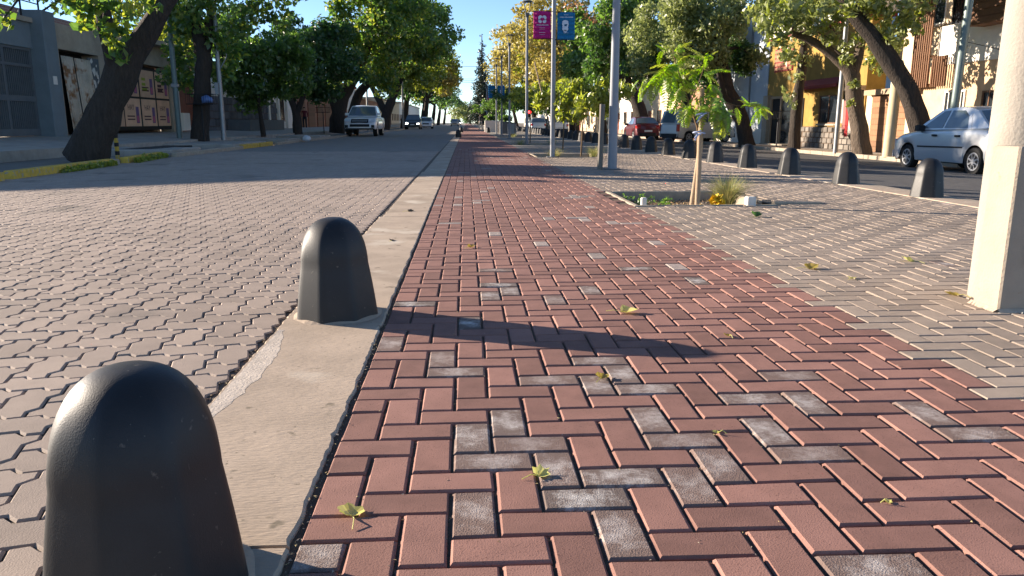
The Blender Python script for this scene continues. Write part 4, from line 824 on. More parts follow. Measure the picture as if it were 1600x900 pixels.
def staked_tree(name, label, x, y, h, lm, spread=1.0, n=1300):
    t = thing(name, label, 'tree', (x, y, -.05), 'young trees in the median')
    b = MB(); b.tube([(x, y, -.05), (x+.03, y, h*.5), (x-.05, y, h)], [.022, .018, .01], 6); b.build('trunk', M['twig'], t)
    leafmesh('crown', clumpy(ellclumps((x, y, h), (spread, spread, spread*.42), 26, .14, .30), n), .085, M[lm], t, droop=.7, elong=2.4); return t
staked_tree('young_tree', 'young staked tree with feathery green leaves before the banner pole', 2.75, 18.7, 1.35, 'l_yelgreen', 1.2, 3600)
for lb, x, y, h, lm, s_ in (('thin young tree beside the nearest tall lamp post', 2.9, 23.5, 1.5, 'l_green', .9), ('young tree with a leaning stick between the lamp posts', 2.6, 32, 1.9, 'l_yelgreen', 1.0), ('bushy dark young tree behind the grey litter bin', 2.9, 47, 2.3, 'l_dark', 1.3),
        ('small young tree right of the white concrete planters', 2.4, 58, 2.1, 'l_green', 1.2), ('small young tree behind the white concrete planters', 2.3, 72, 2.2, 'l_green', 1.4), ('farthest young tree of the median', 1.8, 88, 2.2, 'l_green', 1.5)):
    staked_tree('young_tree', lb, x, y, h, lm, s_, 1500)
# ================================================================ VEHICLES (length along +Y, front at +Y, origin on the ground)
def lerp(t, pts):
    for (a, va), (b_, vb) in zip(pts, pts[1:]):
        if t <= b_: return va+(vb-va)*max(0, (t-a))/(b_-a)
    return pts[-1][1]
class Car:
    def __init__(s, name, label, cat, S, pm, group=None):
        s.S = S; s.t = thing(name, label, cat, (0, 0, 0), group); s.pm = M[pm]; S.setdefault('sill', .22)
        L_ = S['L']/2; r = S['r']+.055
        st = set(np.linspace(-L_, L_, 44).round(3))
        for a in S['ax']:
            for q in (-r, -r+.005, r, r-.005): st.add(round(a+q, 3))
            for q in np.linspace(-r*.96, r*.96, 11): st.add(round(a+float(q), 3))
        s.ys = sorted(st); b = MB(); rings = []
        for y in s.ys: rings.append(s.ring(y))
        n = len(rings[0]); i0 = 0
        for rg in rings: b.v += rg
        for k in range(len(rings)-1):
            for q in range(n-1): b.f.append((k*n+q, k*n+q+1, (k+1)*n+q+1, (k+1)*n+q)); b.m.append(0)
        b.f.append(tuple(range(n))); b.m.append(0); b.f.append(tuple((len(rings)-1)*n+q for q in range(n))[::-1]); b.m.append(0)
        s.body = b.build('body', s.pm, s.t, smooth=38, fix=True)
        u = MB(); u.box(-S['W']/2+.12, S['W']/2-.12, -L_+.15, L_-.15, S['sill']-.03, S['sill']+.35); u.build('underbody', M['plastic'], s.t)
        s.cabin()
    def hw(s, y):
        S = s.S; L_ = S['L']/2; e = max(0, (abs(y)-L_+S.get('rnd', .55))/S.get('rnd', .55)); return S['W']/2*(1-S.get('tap', .16)*e**2.2)
    def z0(s, y):
        S = s.S; z = S['sill']+max(0, (abs(y)-S['L']/2+.25))*.25; r = S['r']+.055
        for a in S['ax']:
            d = abs(y-a)
            if d < r: z = max(z, S['r']+math.sqrt(r*r-d*d))
        return z
    def zs(s, y): return lerp(y, s.S['top'])
    def ring(s, y):
        w_, a, z = s.hw(y), s.z0(y), s.zs(y); a = min(a, z-.12); m = a+(z-a)*.45; z2 = z-.05
        half = [(w_*.955, a), (w_*.995, a+(m-a)*.4), (w_, m), (w_*.99, z2-.06 if z2-.06 > m else (m+z2)/2), (w_*.965, z2), (w_*.90, z-.012), (w_*.55, z+.012), (0, z+.02)]
        return [(x, y, q) for x, q in half]+[(-x, y, q) for x, q in half[-2::-1]]
    def side(s, y, z):
        rg = s.ring(y)[:6]
        for (x0, _, za), (x1, _, zb) in zip(rg, rg[1:]):
            if za <= z <= zb: return x0+(x1-x0)*(z-za)/(zb-za)
        return rg[-1][0]
    def gx(s, z):
        S = s.S; z0, z1 = S['belt'], S['H']; f = min(1, max(0, (z-z0)/(z1-z0))); return S['W']/2*(.94-S.get('tum', .19)*f-.03*f*f)
    def cabin(s):
        S = s.S; c = S['cab']    # side outline from rear base over the roof to the windscreen base: [(y, z)]
        b = MB(); n = len(c)
        for sg in (-1, 1):
            b.quad(*[(sg*s.gx(z), y, z) for y, z in c])
        m_ = 5
        for (ya, za), (yb, zb) in zip(c, c[1:]):
            for q in range(m_):
                f0, f1 = -1+2*q/m_, -1+2*(q+1)/m_; cr = S.get('crown', .03)
                def P(f, y, z):
                    hi = max(0, (z-S['belt'])/(S['H']-S['belt'])); return (f*s.gx(z), y+ (0 if hi > .9 else (1 if y > 0 else -1)*cr*1.5*(1-f*f)), z+hi*cr*(1-f*f))
                b.quad(P(f0, ya, za), P(f1, ya, za), P(f1, yb, zb), P(f0, yb, zb))
        s.cab = b.build('cabin', s.pm, s.t, smooth=35, fix=True)
    def strip(s, pts, name, m, sg=-1, off=.012, d=.01, par=None, cabin=False):
        """flat piece laid on the body side along outline pts [(y, z)]"""
        b = MB(); X = (lambda y, z: s.gx(z)) if cabin else s.side
        o = [(sg*(X(y, z)+off), y, z) for y, z in pts]; i = [(sg*(X(y, z)-d), y, z) for y, z in pts]; n = len(o)
        b.quad(*o)
        for k in range(n): b.quad(o[k], o[(k+1) % n], i[(k+1) % n], i[k])
        return b.build(name, m, par or s.t, fix=True)
    def end(s, name, m, x0, x1, z0, z1, sg, off=.02, par=None, mirror=False, rows=1):
        """piece on the nose (sg = 1) or tail (sg = -1); follows the rounded end"""
        out = []
        for mm in ((1, -1) if mirror else (1,)):
            b = MB(); L_ = s.S['L']/2; N_ = 5
            def yy(x, z):
                for k in range(60):
                    y = L_-k*.01
                    if s.hw(y) >= abs(x)+.005 and s.zs(sg*y)-.02 >= z: return sg*(y+off)
                return sg*(L_-.5)
            g = [[(mm*(x0+(x1-x0)*a/N_), yy(x0+(x1-x0)*a/N_, z0+(z1-z0)*c/2), z0+(z1-z0)*c/2) for a in range(N_+1)] for c in range(3)]
            for c in range(2):
                for a in range(N_): b.quad(g[c][a], g[c][a+1], g[c+1][a+1], g[c+1][a])
            o = b.build(name, m, par or s.t); so = o.modifiers.new('s', 'SOLIDIFY'); so.thickness = .02; so.offset = -1; out.append(o)
        return out
    def wheels(s, spokes=8, hub='hub', dark=False):
        S = s.S; r = S['r']; w_ = S.get('tw', .19); x = S['W']/2-.02
        for a in S['ax']:
            for sg in (-1, 1):
                b = MB(); b.lathe([(r*.62, sg*(x-.02)), (r*.93, sg*x), (r, sg*(x-.03)), (r, sg*(x-w_+.03)), (r*.93, sg*(x-w_)), (r*.5, sg*(x-w_))], (0, a, r), 28, axis='x'); ty = b.build('wheel', M['tyre'], s.t, smooth=40, fix=True)
                b = MB(); b.lathe([(0.001, sg*(x-.012)), (r*.18, sg*(x-.008)), (r*.45, sg*(x-.02)), (r*.66, sg*(x-.012))], (0, a, r), 24, axis='x'); b.build('rim', M[hub], ty, smooth=50)
                b = MB()
                for k in range(spokes):
                    t0 = 2*math.pi*k/spokes; q = []
                    for rr, dt in ((r*.22, -.11), (r*.22, .11), (r*.56, .26), (r*.56, -.26)):
                        q.append((sg*(x-.004 if rr < r*.4 else x-.006), a+rr*math.cos(t0+dt*8/spokes), r+rr*math.sin(t0+dt*8/spokes)))
                    b.quad(*q)
                b.build('rim_slot', M['plastic'], ty)
    def glass(s, sidewins, screen=True, rear=True, m='carglass'):
        S = s.S; c = S['cab']
        for sg in (-1, 1):
            for w_ in sidewins: s.strip(w_, 'side_window', M[m], sg, .006, .01, cabin=True)
        def pane(a, b_, nm):
            (ya, za), (yb, zb) = a, b_; mb = MB(); N_ = 5; q = .045
            def P(f, t):
                y = ya+(yb-ya)*t; z = za+(zb-za)*t; hi = max(0, (z-S['belt'])/(S['H']-S['belt'])); sg = 1 if ya+yb > 0 else -1; cr = S.get('crown', .03)
                return (f*(s.gx(z)-q*1.2), y+sg*(.014+(0 if hi > .9 else cr*1.5*(1-f*f))), z+.008+hi*cr*(1-f*f))
            for k in range(N_): 
                f0, f1 = -1+2*k/N_, -1+2*(k+1)/N_; mb.quad(P(f0, .06), P(f1, .06), P(f1, .93), P(f0, .93))
            o = mb.build(nm, M[m], s.t, fix=True); so = o.modifiers.new('s', 'SOLIDIFY'); so.thickness = .012; so.offset = 0; return o
        if rear: pane(c[0], c[1], 'rear_window')
        if screen: pane(c[-1], c[-2], 'windscreen')
    def mirrors(s, y, z, m='plastic'):
        for sg in (-1, 1):
            b = MB(); x = s.gx(z); b.bbox(*sorted((sg*(x-.02), sg*(x+.2))), y-.06, y+.09, z-.07, z+.08, .03); b.build('wing_mirror', M[m], s.t, smooth=40)
    def at(s, x, y, z, rz=0): s.t.location = (x, y, z); s.t.rotation_euler = (0, 0, rz); return s.t
# silver saloon, parked on the right, facing away
S = dict(L=4.25, W=1.74, H=1.50, r=.305, ax=(-1.33, 1.30), sill=.25, belt=.99, tum=.20,
         top=[(-2.125, .62), (-2.09, .86), (-2.0, 1.0), (-1.3, 1.05), (-.6, 1.02), (.8, .98), (1.0, .965), (1.6, .88), (1.95, .77), (2.08, .62), (2.125, .50)],
         cab=[(-1.72, 1.03), (-1.02, 1.43), (-.75, 1.485), (-.3, 1.50), (.1, 1.48), (.28, 1.44), (1.06, .965)])
c = Car('silver_sedan', 'silver four door saloon car parked facing away beyond the bollards on the right', 'car', S, 'silver')
c.glass([[(-.98, 1.03), (-.82, 1.30), (-.60, 1.425), (-.14, 1.43), (-.10, 1.03)], [(-.02, 1.03), (-.06, 1.43), (.16, 1.415), (.72, 1.06), (.70, 1.03)]])
for sg in (-1, 1):
    for pts in ([(-.075, .30), (-.06, .30), (-.05, 1.0), (-.065, 1.0)], [(.80, .32), (.815, .32), (.86, .97), (.845, .97)], [(-.98, .62), (-.965, .62), (-1.0, 1.0), (-1.015, 1.0)]): c.strip(pts, 'door_seam', M['plastic'], sg, .002)
    c.strip([(-.95, .585), (.82, .565), (.82, .60), (-.95, .62)], 'side_moulding', M['plastic'], sg, .012)
    for y in (-.72, .16): c.strip([(y-.10, .83), (y+.08, .83), (y+.08, .875), (y-.10, .875)], 'door_handle', M['plastic'], sg, .03)
    c.strip([(-.98, 1.0), (-1.1, 1.02), (-.9, 1.36), (-.8, 1.36)], 'pillar_trim', c.pm, sg, .006, cabin=True)
c.end('tail_light', M['tail'], .58, .80, .66, .92, -1, mirror=True); c.end('headlight', M['lamp'], .45, .80, .58, .74, 1, mirror=True)
c.end('bumper', c.pm, -.78, .78, .30, .52, -1, .05); c.end('number_plate', M['plate'], -.22, .22, .70, .82, -1, .03); c.end('bumper', c.pm, -.78, .78, .28, .46, 1, .05); c.end('grille', M['plastic'], -.38, .38, .50, .62, 1, .02)
c.wheels(8); c.mirrors(.72, 1.02)
c.at(12.04, 18.0, -.345)
# white pickup on the left, facing the camera
S = dict(L=5.3, W=1.86, H=1.80, r=.385, ax=(-1.55, 1.52), sill=.42, belt=1.20, tum=.17, rnd=.45, tap=.13, tw=.25,
         top=[(-2.65, 1.05), (-2.6, 1.13), (-.9, 1.14), (-.85, 1.18), (1.0, 1.17), (1.3, 1.15), (2.2, 1.06), (2.48, .98), (2.6, .80), (2.65, .62)],
         cab=[(-.86, 1.16), (-.66, 1.70), (-.45, 1.77), (.1, 1.79), (.42, 1.74), (1.25, 1.16)])
c = Car('white_pickup', 'white double cab pickup truck parked under the trees on the left facing the camera', 'pickup', S, 'carwhite')
c.glass([[(-.74, 1.23), (-.60, 1.66), (-.12, 1.69), (-.10, 1.23)], [(0, 1.23), (0, 1.70), (.34, 1.68), (.95, 1.25), (.95, 1.23)]])
c.end('grille', M['plastic'], -.50, .50, .78, .98, 1, .03); c.end('grille_bar', M['hub'], -.44, .44, .86, .90, 1, .045); c.end('bumper_intake', M['plastic'], -.56, .56, .56, .70, 1, .03); c.end('fog_recess', M['plastic'], .66, .84, .50, .66, 1, .03, mirror=True)
c.end('headlight', M['lamp'], .54, .86, .82, .98, 1, .02, mirror=True); c.end('bumper_skirt', M['plastic'], -.7, .7, .40, .47, 1, .0); c.end('number_plate', M['plate'], -.2, .2, .70, .78, 1, .05); c.end('tail_light', M['tail'], .72, .86, .70, 1.0, -1, mirror=True)
b = MB(); b.box(-.75, .75, -2.55, -.9, 1.162, 1.172); b.build('load_bed', M['plastic'], c.t); c.wheels(6); c.mirrors(.95, 1.28, 'carwhite')
for sg in (-1, 1):
    for pts in ([(-.06, .48), (-.045, .48), (-.035, 1.14), (-.05, 1.14)], [(1.02, .5), (1.035, .5), (1.06, 1.12), (1.045, 1.12)]): c.strip(pts, 'door_seam', M['plastic'], sg, .002)
    for y in (-.74, .16): c.strip([(y-.1, .98), (y+.1, .98), (y+.1, 1.03), (y-.1, 1.03)], 'door_handle', M['carwhite'], sg, .03)
c.at(-6.15, 48.6, 0, math.pi)
# dark red saloon seen from behind
S = dict(L=4.2, W=1.72, H=1.47, r=.30, ax=(-1.28, 1.27), sill=.24, belt=.98, tum=.2, top=[(-2.1, .62), (-2.06, .9), (-1.98, 1.02), (-1.4, 1.06), (-.6, 1.02), (1.0, .95), (1.7, .85), (2.02, .70), (2.1, .5)],
         cab=[(-1.75, 1.04), (-1.0, 1.42), (-.6, 1.465), (0, 1.46), (.3, 1.40), (1.05, .95)])
c = Car('red_car', 'dark red saloon car parked on the right, seen from behind', 'car', S, 'carred')
c.glass([[(-1.0, 1.02), (-.8, 1.36), (-.14, 1.40), (-.1, 1.02)], [(0, 1.02), (0, 1.40), (.2, 1.37), (.72, 1.04)]])
c.end('tail_light', M['tail'], .52, .82, .74, .93, -1, mirror=True); c.end('number_plate', M['plate'], -.26, .26, .52, .64, -1, .05); c.end('bumper', M['plastic'], -.80, .80, .26, .46, -1, .04); c.end('trunk_seam', M['plastic'], -.6, .6, .69, .70, -1, .012); c.end('headlight', M['lamp'], .45, .8, .55, .7, 1, mirror=True); c.wheels(7); c.mirrors(.7, 1.0)
c.at(11.95, 53.2, -.33)
# silver van standing across the right road
S = dict(L=4.1, W=1.72, H=1.80, r=.31, ax=(-1.28, 1.32), sill=.26, belt=1.02, tum=.10, rnd=.35, tap=.1, top=[(-2.05, .85), (-2.03, 1.04), (-1.0, 1.06), (.9, 1.04), (1.1, 1.02), (1.8, .90), (2.0, .72), (2.05, .55)],
         cab=[(-2.0, 1.04), (-1.86, 1.70), (-1.7, 1.78), (-.2, 1.80), (.3, 1.72), (1.15, 1.02)])
c = Car('silver_van', 'silver grey small van with dark side windows standing across the right road', 'van', S, 'vanpaint')
c.glass([[(-1.72, 1.10), (-1.66, 1.60), (-.66, 1.64), (-.64, 1.10)], [(-.54, 1.10), (-.54, 1.64), (.02, 1.64), (.06, 1.10)], [(.16, 1.10), (.12, 1.63), (.3, 1.6), (.84, 1.12)]])
c.end('tail_light', M['tail'], .68, .82, .62, 1.0, -1, mirror=True); c.end('bumper', M['plastic'], -.8, .8, .28, .5, -1, .05); c.end('bumper', M['plastic'], -.8, .8, .28, .5, 1, .05); c.end('headlight', M['lamp'], .45, .8, .6, .8, 1, mirror=True); c.wheels(6); c.mirrors(.8, 1.08)
for sg in (-1, 1):
    c.strip([(-.6, .34), (-.585, .34), (-.585, 1.0), (-.6, 1.0)], 'door_seam', M['plastic'], sg, .002); c.strip([(.09, .34), (.105, .34), (.105, 1.0), (.09, 1.0)], 'door_seam', M['plastic'], sg, .002); c.strip([(-.75, .88), (-.62, .88), (-.62, .93), (-.75, .93)], 'door_handle', M['plastic'], sg, .03)
c.at(13.0, 43.6, -.30, R(-66))
# smaller cars in the distance
def small(name, label, cat, pm, x, y, z, rz, kind='hatch', lit=False, group=None):
    if kind == 'suv': S = dict(L=4.4, W=1.82, H=1.66, r=.34, ax=(-1.3, 1.35), sill=.28, belt=1.02, tum=.18, top=[(-2.2, .8), (-2.16, 1.02), (-.6, 1.05), (1.0, 1.0), (1.8, .9), (2.12, .72), (2.2, .55)], cab=[(-2.1, 1.03), (-1.6, 1.58), (-1.2, 1.65), (0, 1.65), (.3, 1.58), (1.1, 1.0)])
    else: S = dict(L=4.0, W=1.70, H=1.48, r=.30, ax=(-1.22, 1.25), sill=.24, belt=.97, tum=.2, top=[(-2.0, .75), (-1.96, .97), (-.6, 1.0), (1.0, .94), (1.6, .85), (1.92, .70), (2.0, .5)], cab=[(-1.9, .98), (-1.4, 1.42), (-1.0, 1.48), (0, 1.47), (.3, 1.4), (1.02, .94)])
    c = Car(name, label, cat, S, pm, group); H = S['H']; bt = S['belt']
    c.glass([[(-1.4, bt+.04), (-1.3, H-.14), (-.2, H-.1), (-.16, bt+.04)], [(-.06, bt+.04), (-.08, H-.1), (.2, H-.13), (.74, bt+.06)]])
    c.end('tail_light', M['tail'], .6, .8, .65, .88, -1, mirror=True); c.end('headlight', emis('lit_headlight', (1, .95, .85), 6) if lit else M['lamp'], .5, .76, .6, .76, 1, mirror=True); c.end('grille', M['plastic'], -.4, .4, .55, .7, 1, .02); c.end('number_plate', M['plate'], -.22, .22, .5, .6, 1 if lit else -1, .04); c.end('bumper', M['plastic'], -.75, .75, .26, .42, -1, .03)
    c.wheels(6); c.mirrors(.75, bt+.06, pm); c.at(x, y, z, rz); return c
small('white_suv', 'white sport utility car on the right road, left of the banner pole foot', 'car', 'carwhite', 9.6, 82, -.26, 0, 'suv')
small('dark_suv', 'dark car with lit headlights driving toward the camera far down the left road', 'car', 'carblack', -6.1, 92, 0, math.pi, 'suv', True)
small('white_car', 'white car just behind the dark car with lit headlights', 'car', 'carwhite', -5.2, 104, 0, math.pi)
small('tan_car', 'tiny tan car far away on the left road', 'car', 'cartan', -2.4, 165, 0, math.pi)
small('dark_car', 'tiny dark car farthest away on the left road', 'car', 'carblack', -2.2, 215, 0, math.pi, lit=True)
small('dark_car', 'dark car parked left of the white sport utility car on the right', 'car', 'carblack', 9.4, 97, -.26, 0)
small('pale_car', 'pale blue car half hidden behind the banner pole on the right road', 'car', 'silver', 7.6, 84.5, -.2, 0)
small('white_car', 'white car far on the right road behind the first lamp post', 'car', 'carwhite', 10.6, 126, -.28, 0)
# ================================================================ BOLLARDS
def bollard_mesh(seed=0):
    b = MB(); prof = []; Hh = .425
    angs = [R(45*k+d) for k in range(8) for d in (-14, 0, 14, 19.5, 22.5, 25.5)]; n = len(angs)
    for k in range(11): f = k/10; prof.append((f*.235, .169-.022*f-.008*f*f, f*.10))
    for k in range(1, 15):
        a = k/14*math.pi/2; prof.append((.235+(Hh-.235)*math.sin(a), .139*math.cos(a)**.80+.0003, .10+.9*min(1, k/10)))
    rows = []
    for z, r, rd in prof:
        ring = []
        for q in range(n):
            a = angs[q]; m = (a+math.pi/8) % (math.pi/4)-math.pi/8
            oc = r/math.cos(min(abs(m), R(20.2))); ring.append((math.cos(a)*(oc*(1-rd)+r*1.01*rd), math.sin(a)*(oc*(1-rd)+r*1.01*rd), z))
        rows.append(ring)
    for rg in rows: b.v += rg
    for k in range(len(rows)-1):
        for q in range(n): b.f.append((k*n+q, k*n+(q+1) % n, (k+1)*n+(q+1) % n, (k+1)*n+q)); b.m.append(0)
    b.f.append(tuple((len(rows)-1)*n+q for q in range(n))); b.m.append(0)
    o = b.build('bollard', M['bollard'], smooth=28); me = o.data; bpy.data.objects.remove(o); return me
BM = bollard_mesh(); BG = 'black bollards along the median edges'
_ord = ['nearest', 'second', 'third', 'fourth', 'fifth', 'sixth', 'seventh', 'eighth', 'ninth', 'tenth', 'eleventh', 'twelfth', 'thirteenth', 'fourteenth', 'fifteenth', 'sixteenth', 'seventeenth', 'eighteenth', 'nineteenth', 'twentieth']
def collar(par, r):
    b = MB(); n = 40; rr = random.Random(int(r*1e4)+len(par.name)); o_ = []
    for k in range(n):
        a = 2*math.pi*k/n; q = r*(1.03+.16*abs(mnoise.noise(Vector((math.cos(a)*2, math.sin(a)*2, r*30))))+rr.uniform(0, .025)); o_.append((math.cos(a), math.sin(a), q, r*.9))
    for k in range(n):
        (c0, s0, q0, i0), (c1, s1, q1, i1) = o_[k], o_[(k+1) % n]; h0, h1 = .010, .010
        b.quad((c0*i0, s0*i0, h0+.004), (c0*q0, s0*q0, .0028), (c1*q1, s1*q1, .0028), (c1*i1, s1*i1, h1+.004))
    return b.build('mortar_collar', M['concrete'], par, fix=True)
def bollard(x, y, label, rz=0, s=1):
    o = bpy.data.objects.new('bollard', BM); C.objects.link(o); o.location = (x, y, .002); o.rotation_euler = (random.gauss(0, .008), random.gauss(0, .008), rz); o.scale = (s, s, s*random.uniform(.99, 1.01))
    if y < 4:
        c_ = collar(o, .178)
        for v in c_.data.vertices: v.co += Vector((x, y, .002))
    return tag(o, label, 'bollard', BG)
bollard(-.578, 1.28, 'largest black domed bollard in the near left corner on the concrete strip', .40, .965)
bollard(-.565, 3.275, 'black domed bollard casting a long shadow across the red bricks', .19)
bollard(-.43, 42.9, 'small dark bollard alone far along the concrete strip')
bollard(-.43, 66, 'tiny sunlit bollard just past the lone far one on the concrete strip')
bollard(1.75, 63, 'small dark bollard before the white concrete planters')
ry = [8.36+1.88*k for k in range(44)]
for k, y in enumerate(ry):
    if k == 0: lb = 'black bollard with a sunlit grey side before the rear of the silver car'
    elif k < 20: lb = _ord[k]+' black bollard of the right row, counted from the concrete pole'
    else: lb = 'tiny black bollard deep in the right row, '+_ord[k-20 if k < 40 else k-40]+(' past the twentieth' if k < 40 else ' of the last four')
    bollard(5.13, y, lb, random.uniform(-.1, .1)+(.25 if k == 0 else 0))
# ================================================================ CONCRETE LAMP POLE WITH ITS BOX
p = thing('concrete_pole', 'thick pale concrete pole rising behind the tan box at the right edge', 'pole', (2.53, 3.43, 0))
b = MB(); b.tube([(2.53, 3.43, -.1), (2.53, 3.43, 3), (2.53, 3.43, 8.5)], [.142, .128, .10], 32); b.build('shaft', M['poleconc'], p, smooth=60)
p = thing('meter_cabinet', 'tan painted concrete cabinet with a metal hatch at the foot of the concrete pole', 'cabinet', (2.6, 3.2, 0))
b = MB(); b.bbox(2.315, 2.95, 3.15, 3.325, -.05, .715, .008); b.build('casing', M['boxconc'], p)
b = MB(); rr = random.Random(9)
for (xa, ya, xb, yb) in ((2.312, 3.33, 2.312, 3.147), (2.312, 3.147, 2.955, 3.147)):
    n = 26; dx, dy = (-1, 0) if xa == xb else (0, -1); q = [(xa+(xb-xa)*k/n, ya+(yb-ya)*k/n, .012+.022*abs(mnoise.noise(Vector((k*.31, xa, ya))))+rr.uniform(0, .008)) for k in range(n+1)]
    for (x0, y0, w0), (x1, y1, w1) in zip(q, q[1:]): b.quad((x0, y0, .016), (x0+dx*w0, y0+dy*w0, .0015), (x1+dx*w1, y1+dy*w1, .0015), (x1, y1, .016))
b.build('mortar_joint', M['concrete'], p)
h = part(p, 'hatch', M['galv'], (2.43, 2.83, 3.143, 3.149, .22, .62)); part(h, 'hatch_frame', M['darkgrey'], (2.415, 2.432, 3.132, 3.149, .205, .635), (2.828, 2.845, 3.132, 3.149, .205, .635), (2.432, 2.828, 3.132, 3.149, .205, .222), (2.432, 2.828, 3.132, 3.149, .618, .635))
b = MB(); rr = random.Random(4)
for k in range(60):
    x = rr.uniform(2.31, 2.9); y = 3.13+rr.gauss(0, .02); s = rr.uniform(.004, .012); pp = [(x+rr.uniform(-s, s), y+rr.uniform(-s, s), rr.uniform(0, s)) for _ in range(4)]; n = len(b.v); b.v += pp; b.f += [(n, n+1, n+2), (n, n+2, n+3), (n, n+3, n+1), (n+1, n+3, n+2)]; b.m += [0]*4
b.build('mortar_crumbs', M['whiteblock'], kind='stuff')
b = MB(); rr = random.Random(8); n = 34; A = []
for k in range(n+1):
    f = k/n; y = 2.02+1.0*f; wd = (.018+.062*math.sin(math.pi*min(1, f*1.05))**.7*(.7+.3*f))*(1+.3*mnoise.noise(Vector((k*.4, 0, 3)))); A.append((-.757+rr.uniform(0, .004), -.757+wd+rr.uniform(0, .008), y))
for (a0, c0, y0), (a1, c1, y1) in zip(A, A[1:]): b.quad((a0, y0, .0062), (c0, y0, .0045), (c1, y1, .0045), (a1, y1, .0062))
b.build('cement_smear', mat('dry_cement', (.56, .475, .385), .95, .25, 14, bump=.3, bscale=120), st)
b = MB(); b.bbox(-8.6, -7.85, 19.935, 22.96, .05, .166, .004); tag(b.build('drain_grate', M['dark']), 'dark drain opening in the verge slab left of the basket post', 'drain')  # flat dark box paints the shade inside the open pit, no hole cut
# ================================================================ LAMP POSTS, BANNERS, POLES
def lamppost(name, label, x, y, h=5.05, r0=.055, r1=.045, m='greypole', head=True):
    t = thing(name, label, 'lamp post', (x, y, 0), 'lamp posts in the median')
    b = MB(); b.tube([(x, y, -.05), (x, y, h*.5), (x, y, h-.55)], [r0, (r0+r1)/2, r1], 14); b.build('pole', M[m], t, smooth=50)
    b = MB(); b.bbox(x-.14, x+.14, y-.14, y+.14, -.02, .018, .006); b.build('base_plate', M['darkgrey'], t)
    if head:
        b = MB(); b.lathe([(r1, h-.55), (r1*1.5, h-.5), (r1*2.1, h-.40), (.001, h-.38)], (x, y, 0), 12); b.build('lamp_holder', M['darkgrey'], t, smooth=50)
        for k in range(4):
            a = math.pi/4+k*math.pi/2; b = MB(); b.tube([(x+.07*math.cos(a), y+.07*math.sin(a), h-.42), (x+.17*math.cos(a), y+.17*math.sin(a), h)], .011, 5); b.build('rod', M['darkgrey'], t)
        b = MB(); b.lathe([(.001, h+.03), (.12, h+.03), (.20, h), (.20, h-.02), (.001, h-.02)], (x, y, 0), 16); b.build('lamp_cap', M['darkgrey'], t)
        pass
    return t
lamppost('lamp_post', 'thick grey lamp post beside the wooden stake, nearest of the median', 2.56, 13.6, 5.3, .085, .05)
bp_ = lamppost('lamp_post', 'grey lamp post that carries the magenta and blue banners', 2.04, 18.5, 5.2, .06, .045)
lamppost('lamp_post', 'grey lamp post with an open lantern head standing left of the magenta banner', 2.24, 29.1)
lamppost('lamp_post', 'lamp post second in the row left of the magenta banner', 2.2, 40)
lamppost('lamp_post', 'thin lamp post third in the row left of the magenta banner', 2.15, 47.6)
lamppost('lamp_post', 'thin lamp post with two blue banners far along the median', 2.1, 54.5)
lamppost('lamp_post', 'farthest small lamp post with a magenta banner', 2.05, 78, 4.6)
def banner(x, y, zc, s, label, m, emblem=None, w_=.40, h_=.60, group='cloth banners on the lamp posts'):
    t = thing('banner', label, 'banner', (x+s*(.075+w_/2), y, zc), group); xa = x+s*.075; xb = x+s*(.075+w_)
    b = MB(); N_ = 8
    for i in range(N_):
        for j in range(6):
            def P(i, j): f = i/N_; g = j/6; return (xa+(xb-xa)*f, y-.02+.012*math.sin(f*5+g*2), zc-h_/2+h_*g)
            q = [P(i, j), P(i+1, j), P(i+1, j+1), P(i, j+1)]; b.quad(*(q if s > 0 else q[::-1]))
    c = b.build('cloth', M[m], t, smooth=60); so = c.modifiers.new('s', 'SOLIDIFY'); so.thickness = .004; so.offset = 1
    for zz in (zc-h_/2, zc+h_/2):
        b = MB(); b.tube([(x+s*.03, y-.015, zz), (x+s*(.12+w_), y-.015, zz)], .009, 6); b.build('bracket', M['black'], t)
    cx = (xa+xb)/2; yy = y-.040
    if emblem == 'butterfly':
        b = MB()
        for sx, sz, rx, rz in ((-.045, .035, .050, .055), (.045, .035, .050, .055), (-.048, -.035, .045, .045), (.048, -.035, .045, .045)):
            b.quad(*[(cx+sx+rx*math.cos(a*.524), yy, zc+.12+sz+rz*math.sin(a*.524)) for a in range(12)])
        b.build('emblem', M['print'], t)
        b = MB(); b.quad(*[(cx+.044*px, yy-.002, zc+.12+.044*pz) for px, pz in ((0, -1.2), (.9, -.1), (1, .5), (.6, .9), (.2, .8), (0, .5), (-.2, .8), (-.6, .9), (-1, .5), (-.9, -.1))]); b.build('heart', M['magenta'], t)
        rows = ((.0, .13, .018), (-.06, .07, .006), (-.09, .06, .006), (-.165, .07, .012), (-.21, .06, .006))
    elif emblem == 'bust':
        b = MB()
        for sx, sz, rx, rz in ((.0, .085, .072, .045), (-.045, .045, .03, .035), (.06, .04, .02, .03), (0, -.06, .072, .055), (-.04, -.01, .03, .025), (.05, 0, .02, .03), (0, -.115, .04, .03)):
            b.quad(*[(cx-.02+sx+rx*math.cos(a*.524), yy+sx*.01, zc+sz+rz*math.sin(a*.524)) for a in range(12)])
        b.build('emblem', M['print'], t); rows = ((.245, .05, .014), (.195, .15, .022), (-.15, .06, .008))
    else: rows = ((.1, .1, .03), (-.1, .1, .02))
    rr = random.Random(2)
    for dz, hw_, th in rows:
        b = MB(); xx = cx-hw_
        while xx < cx+hw_:
            l_ = rr.uniform(.008, .02); b.box(xx, xx+l_, yy-.001, yy+.001, zc+dz-th/2, zc+dz+th/2*rr.uniform(.5, 1)); xx += l_+.005
        b.build('printed_line', M['print'], t)
    return t
banner(2.04, 18.46, 2.99, -1, 'magenta banner with a white butterfly emblem and small text', 'magenta', 'butterfly')
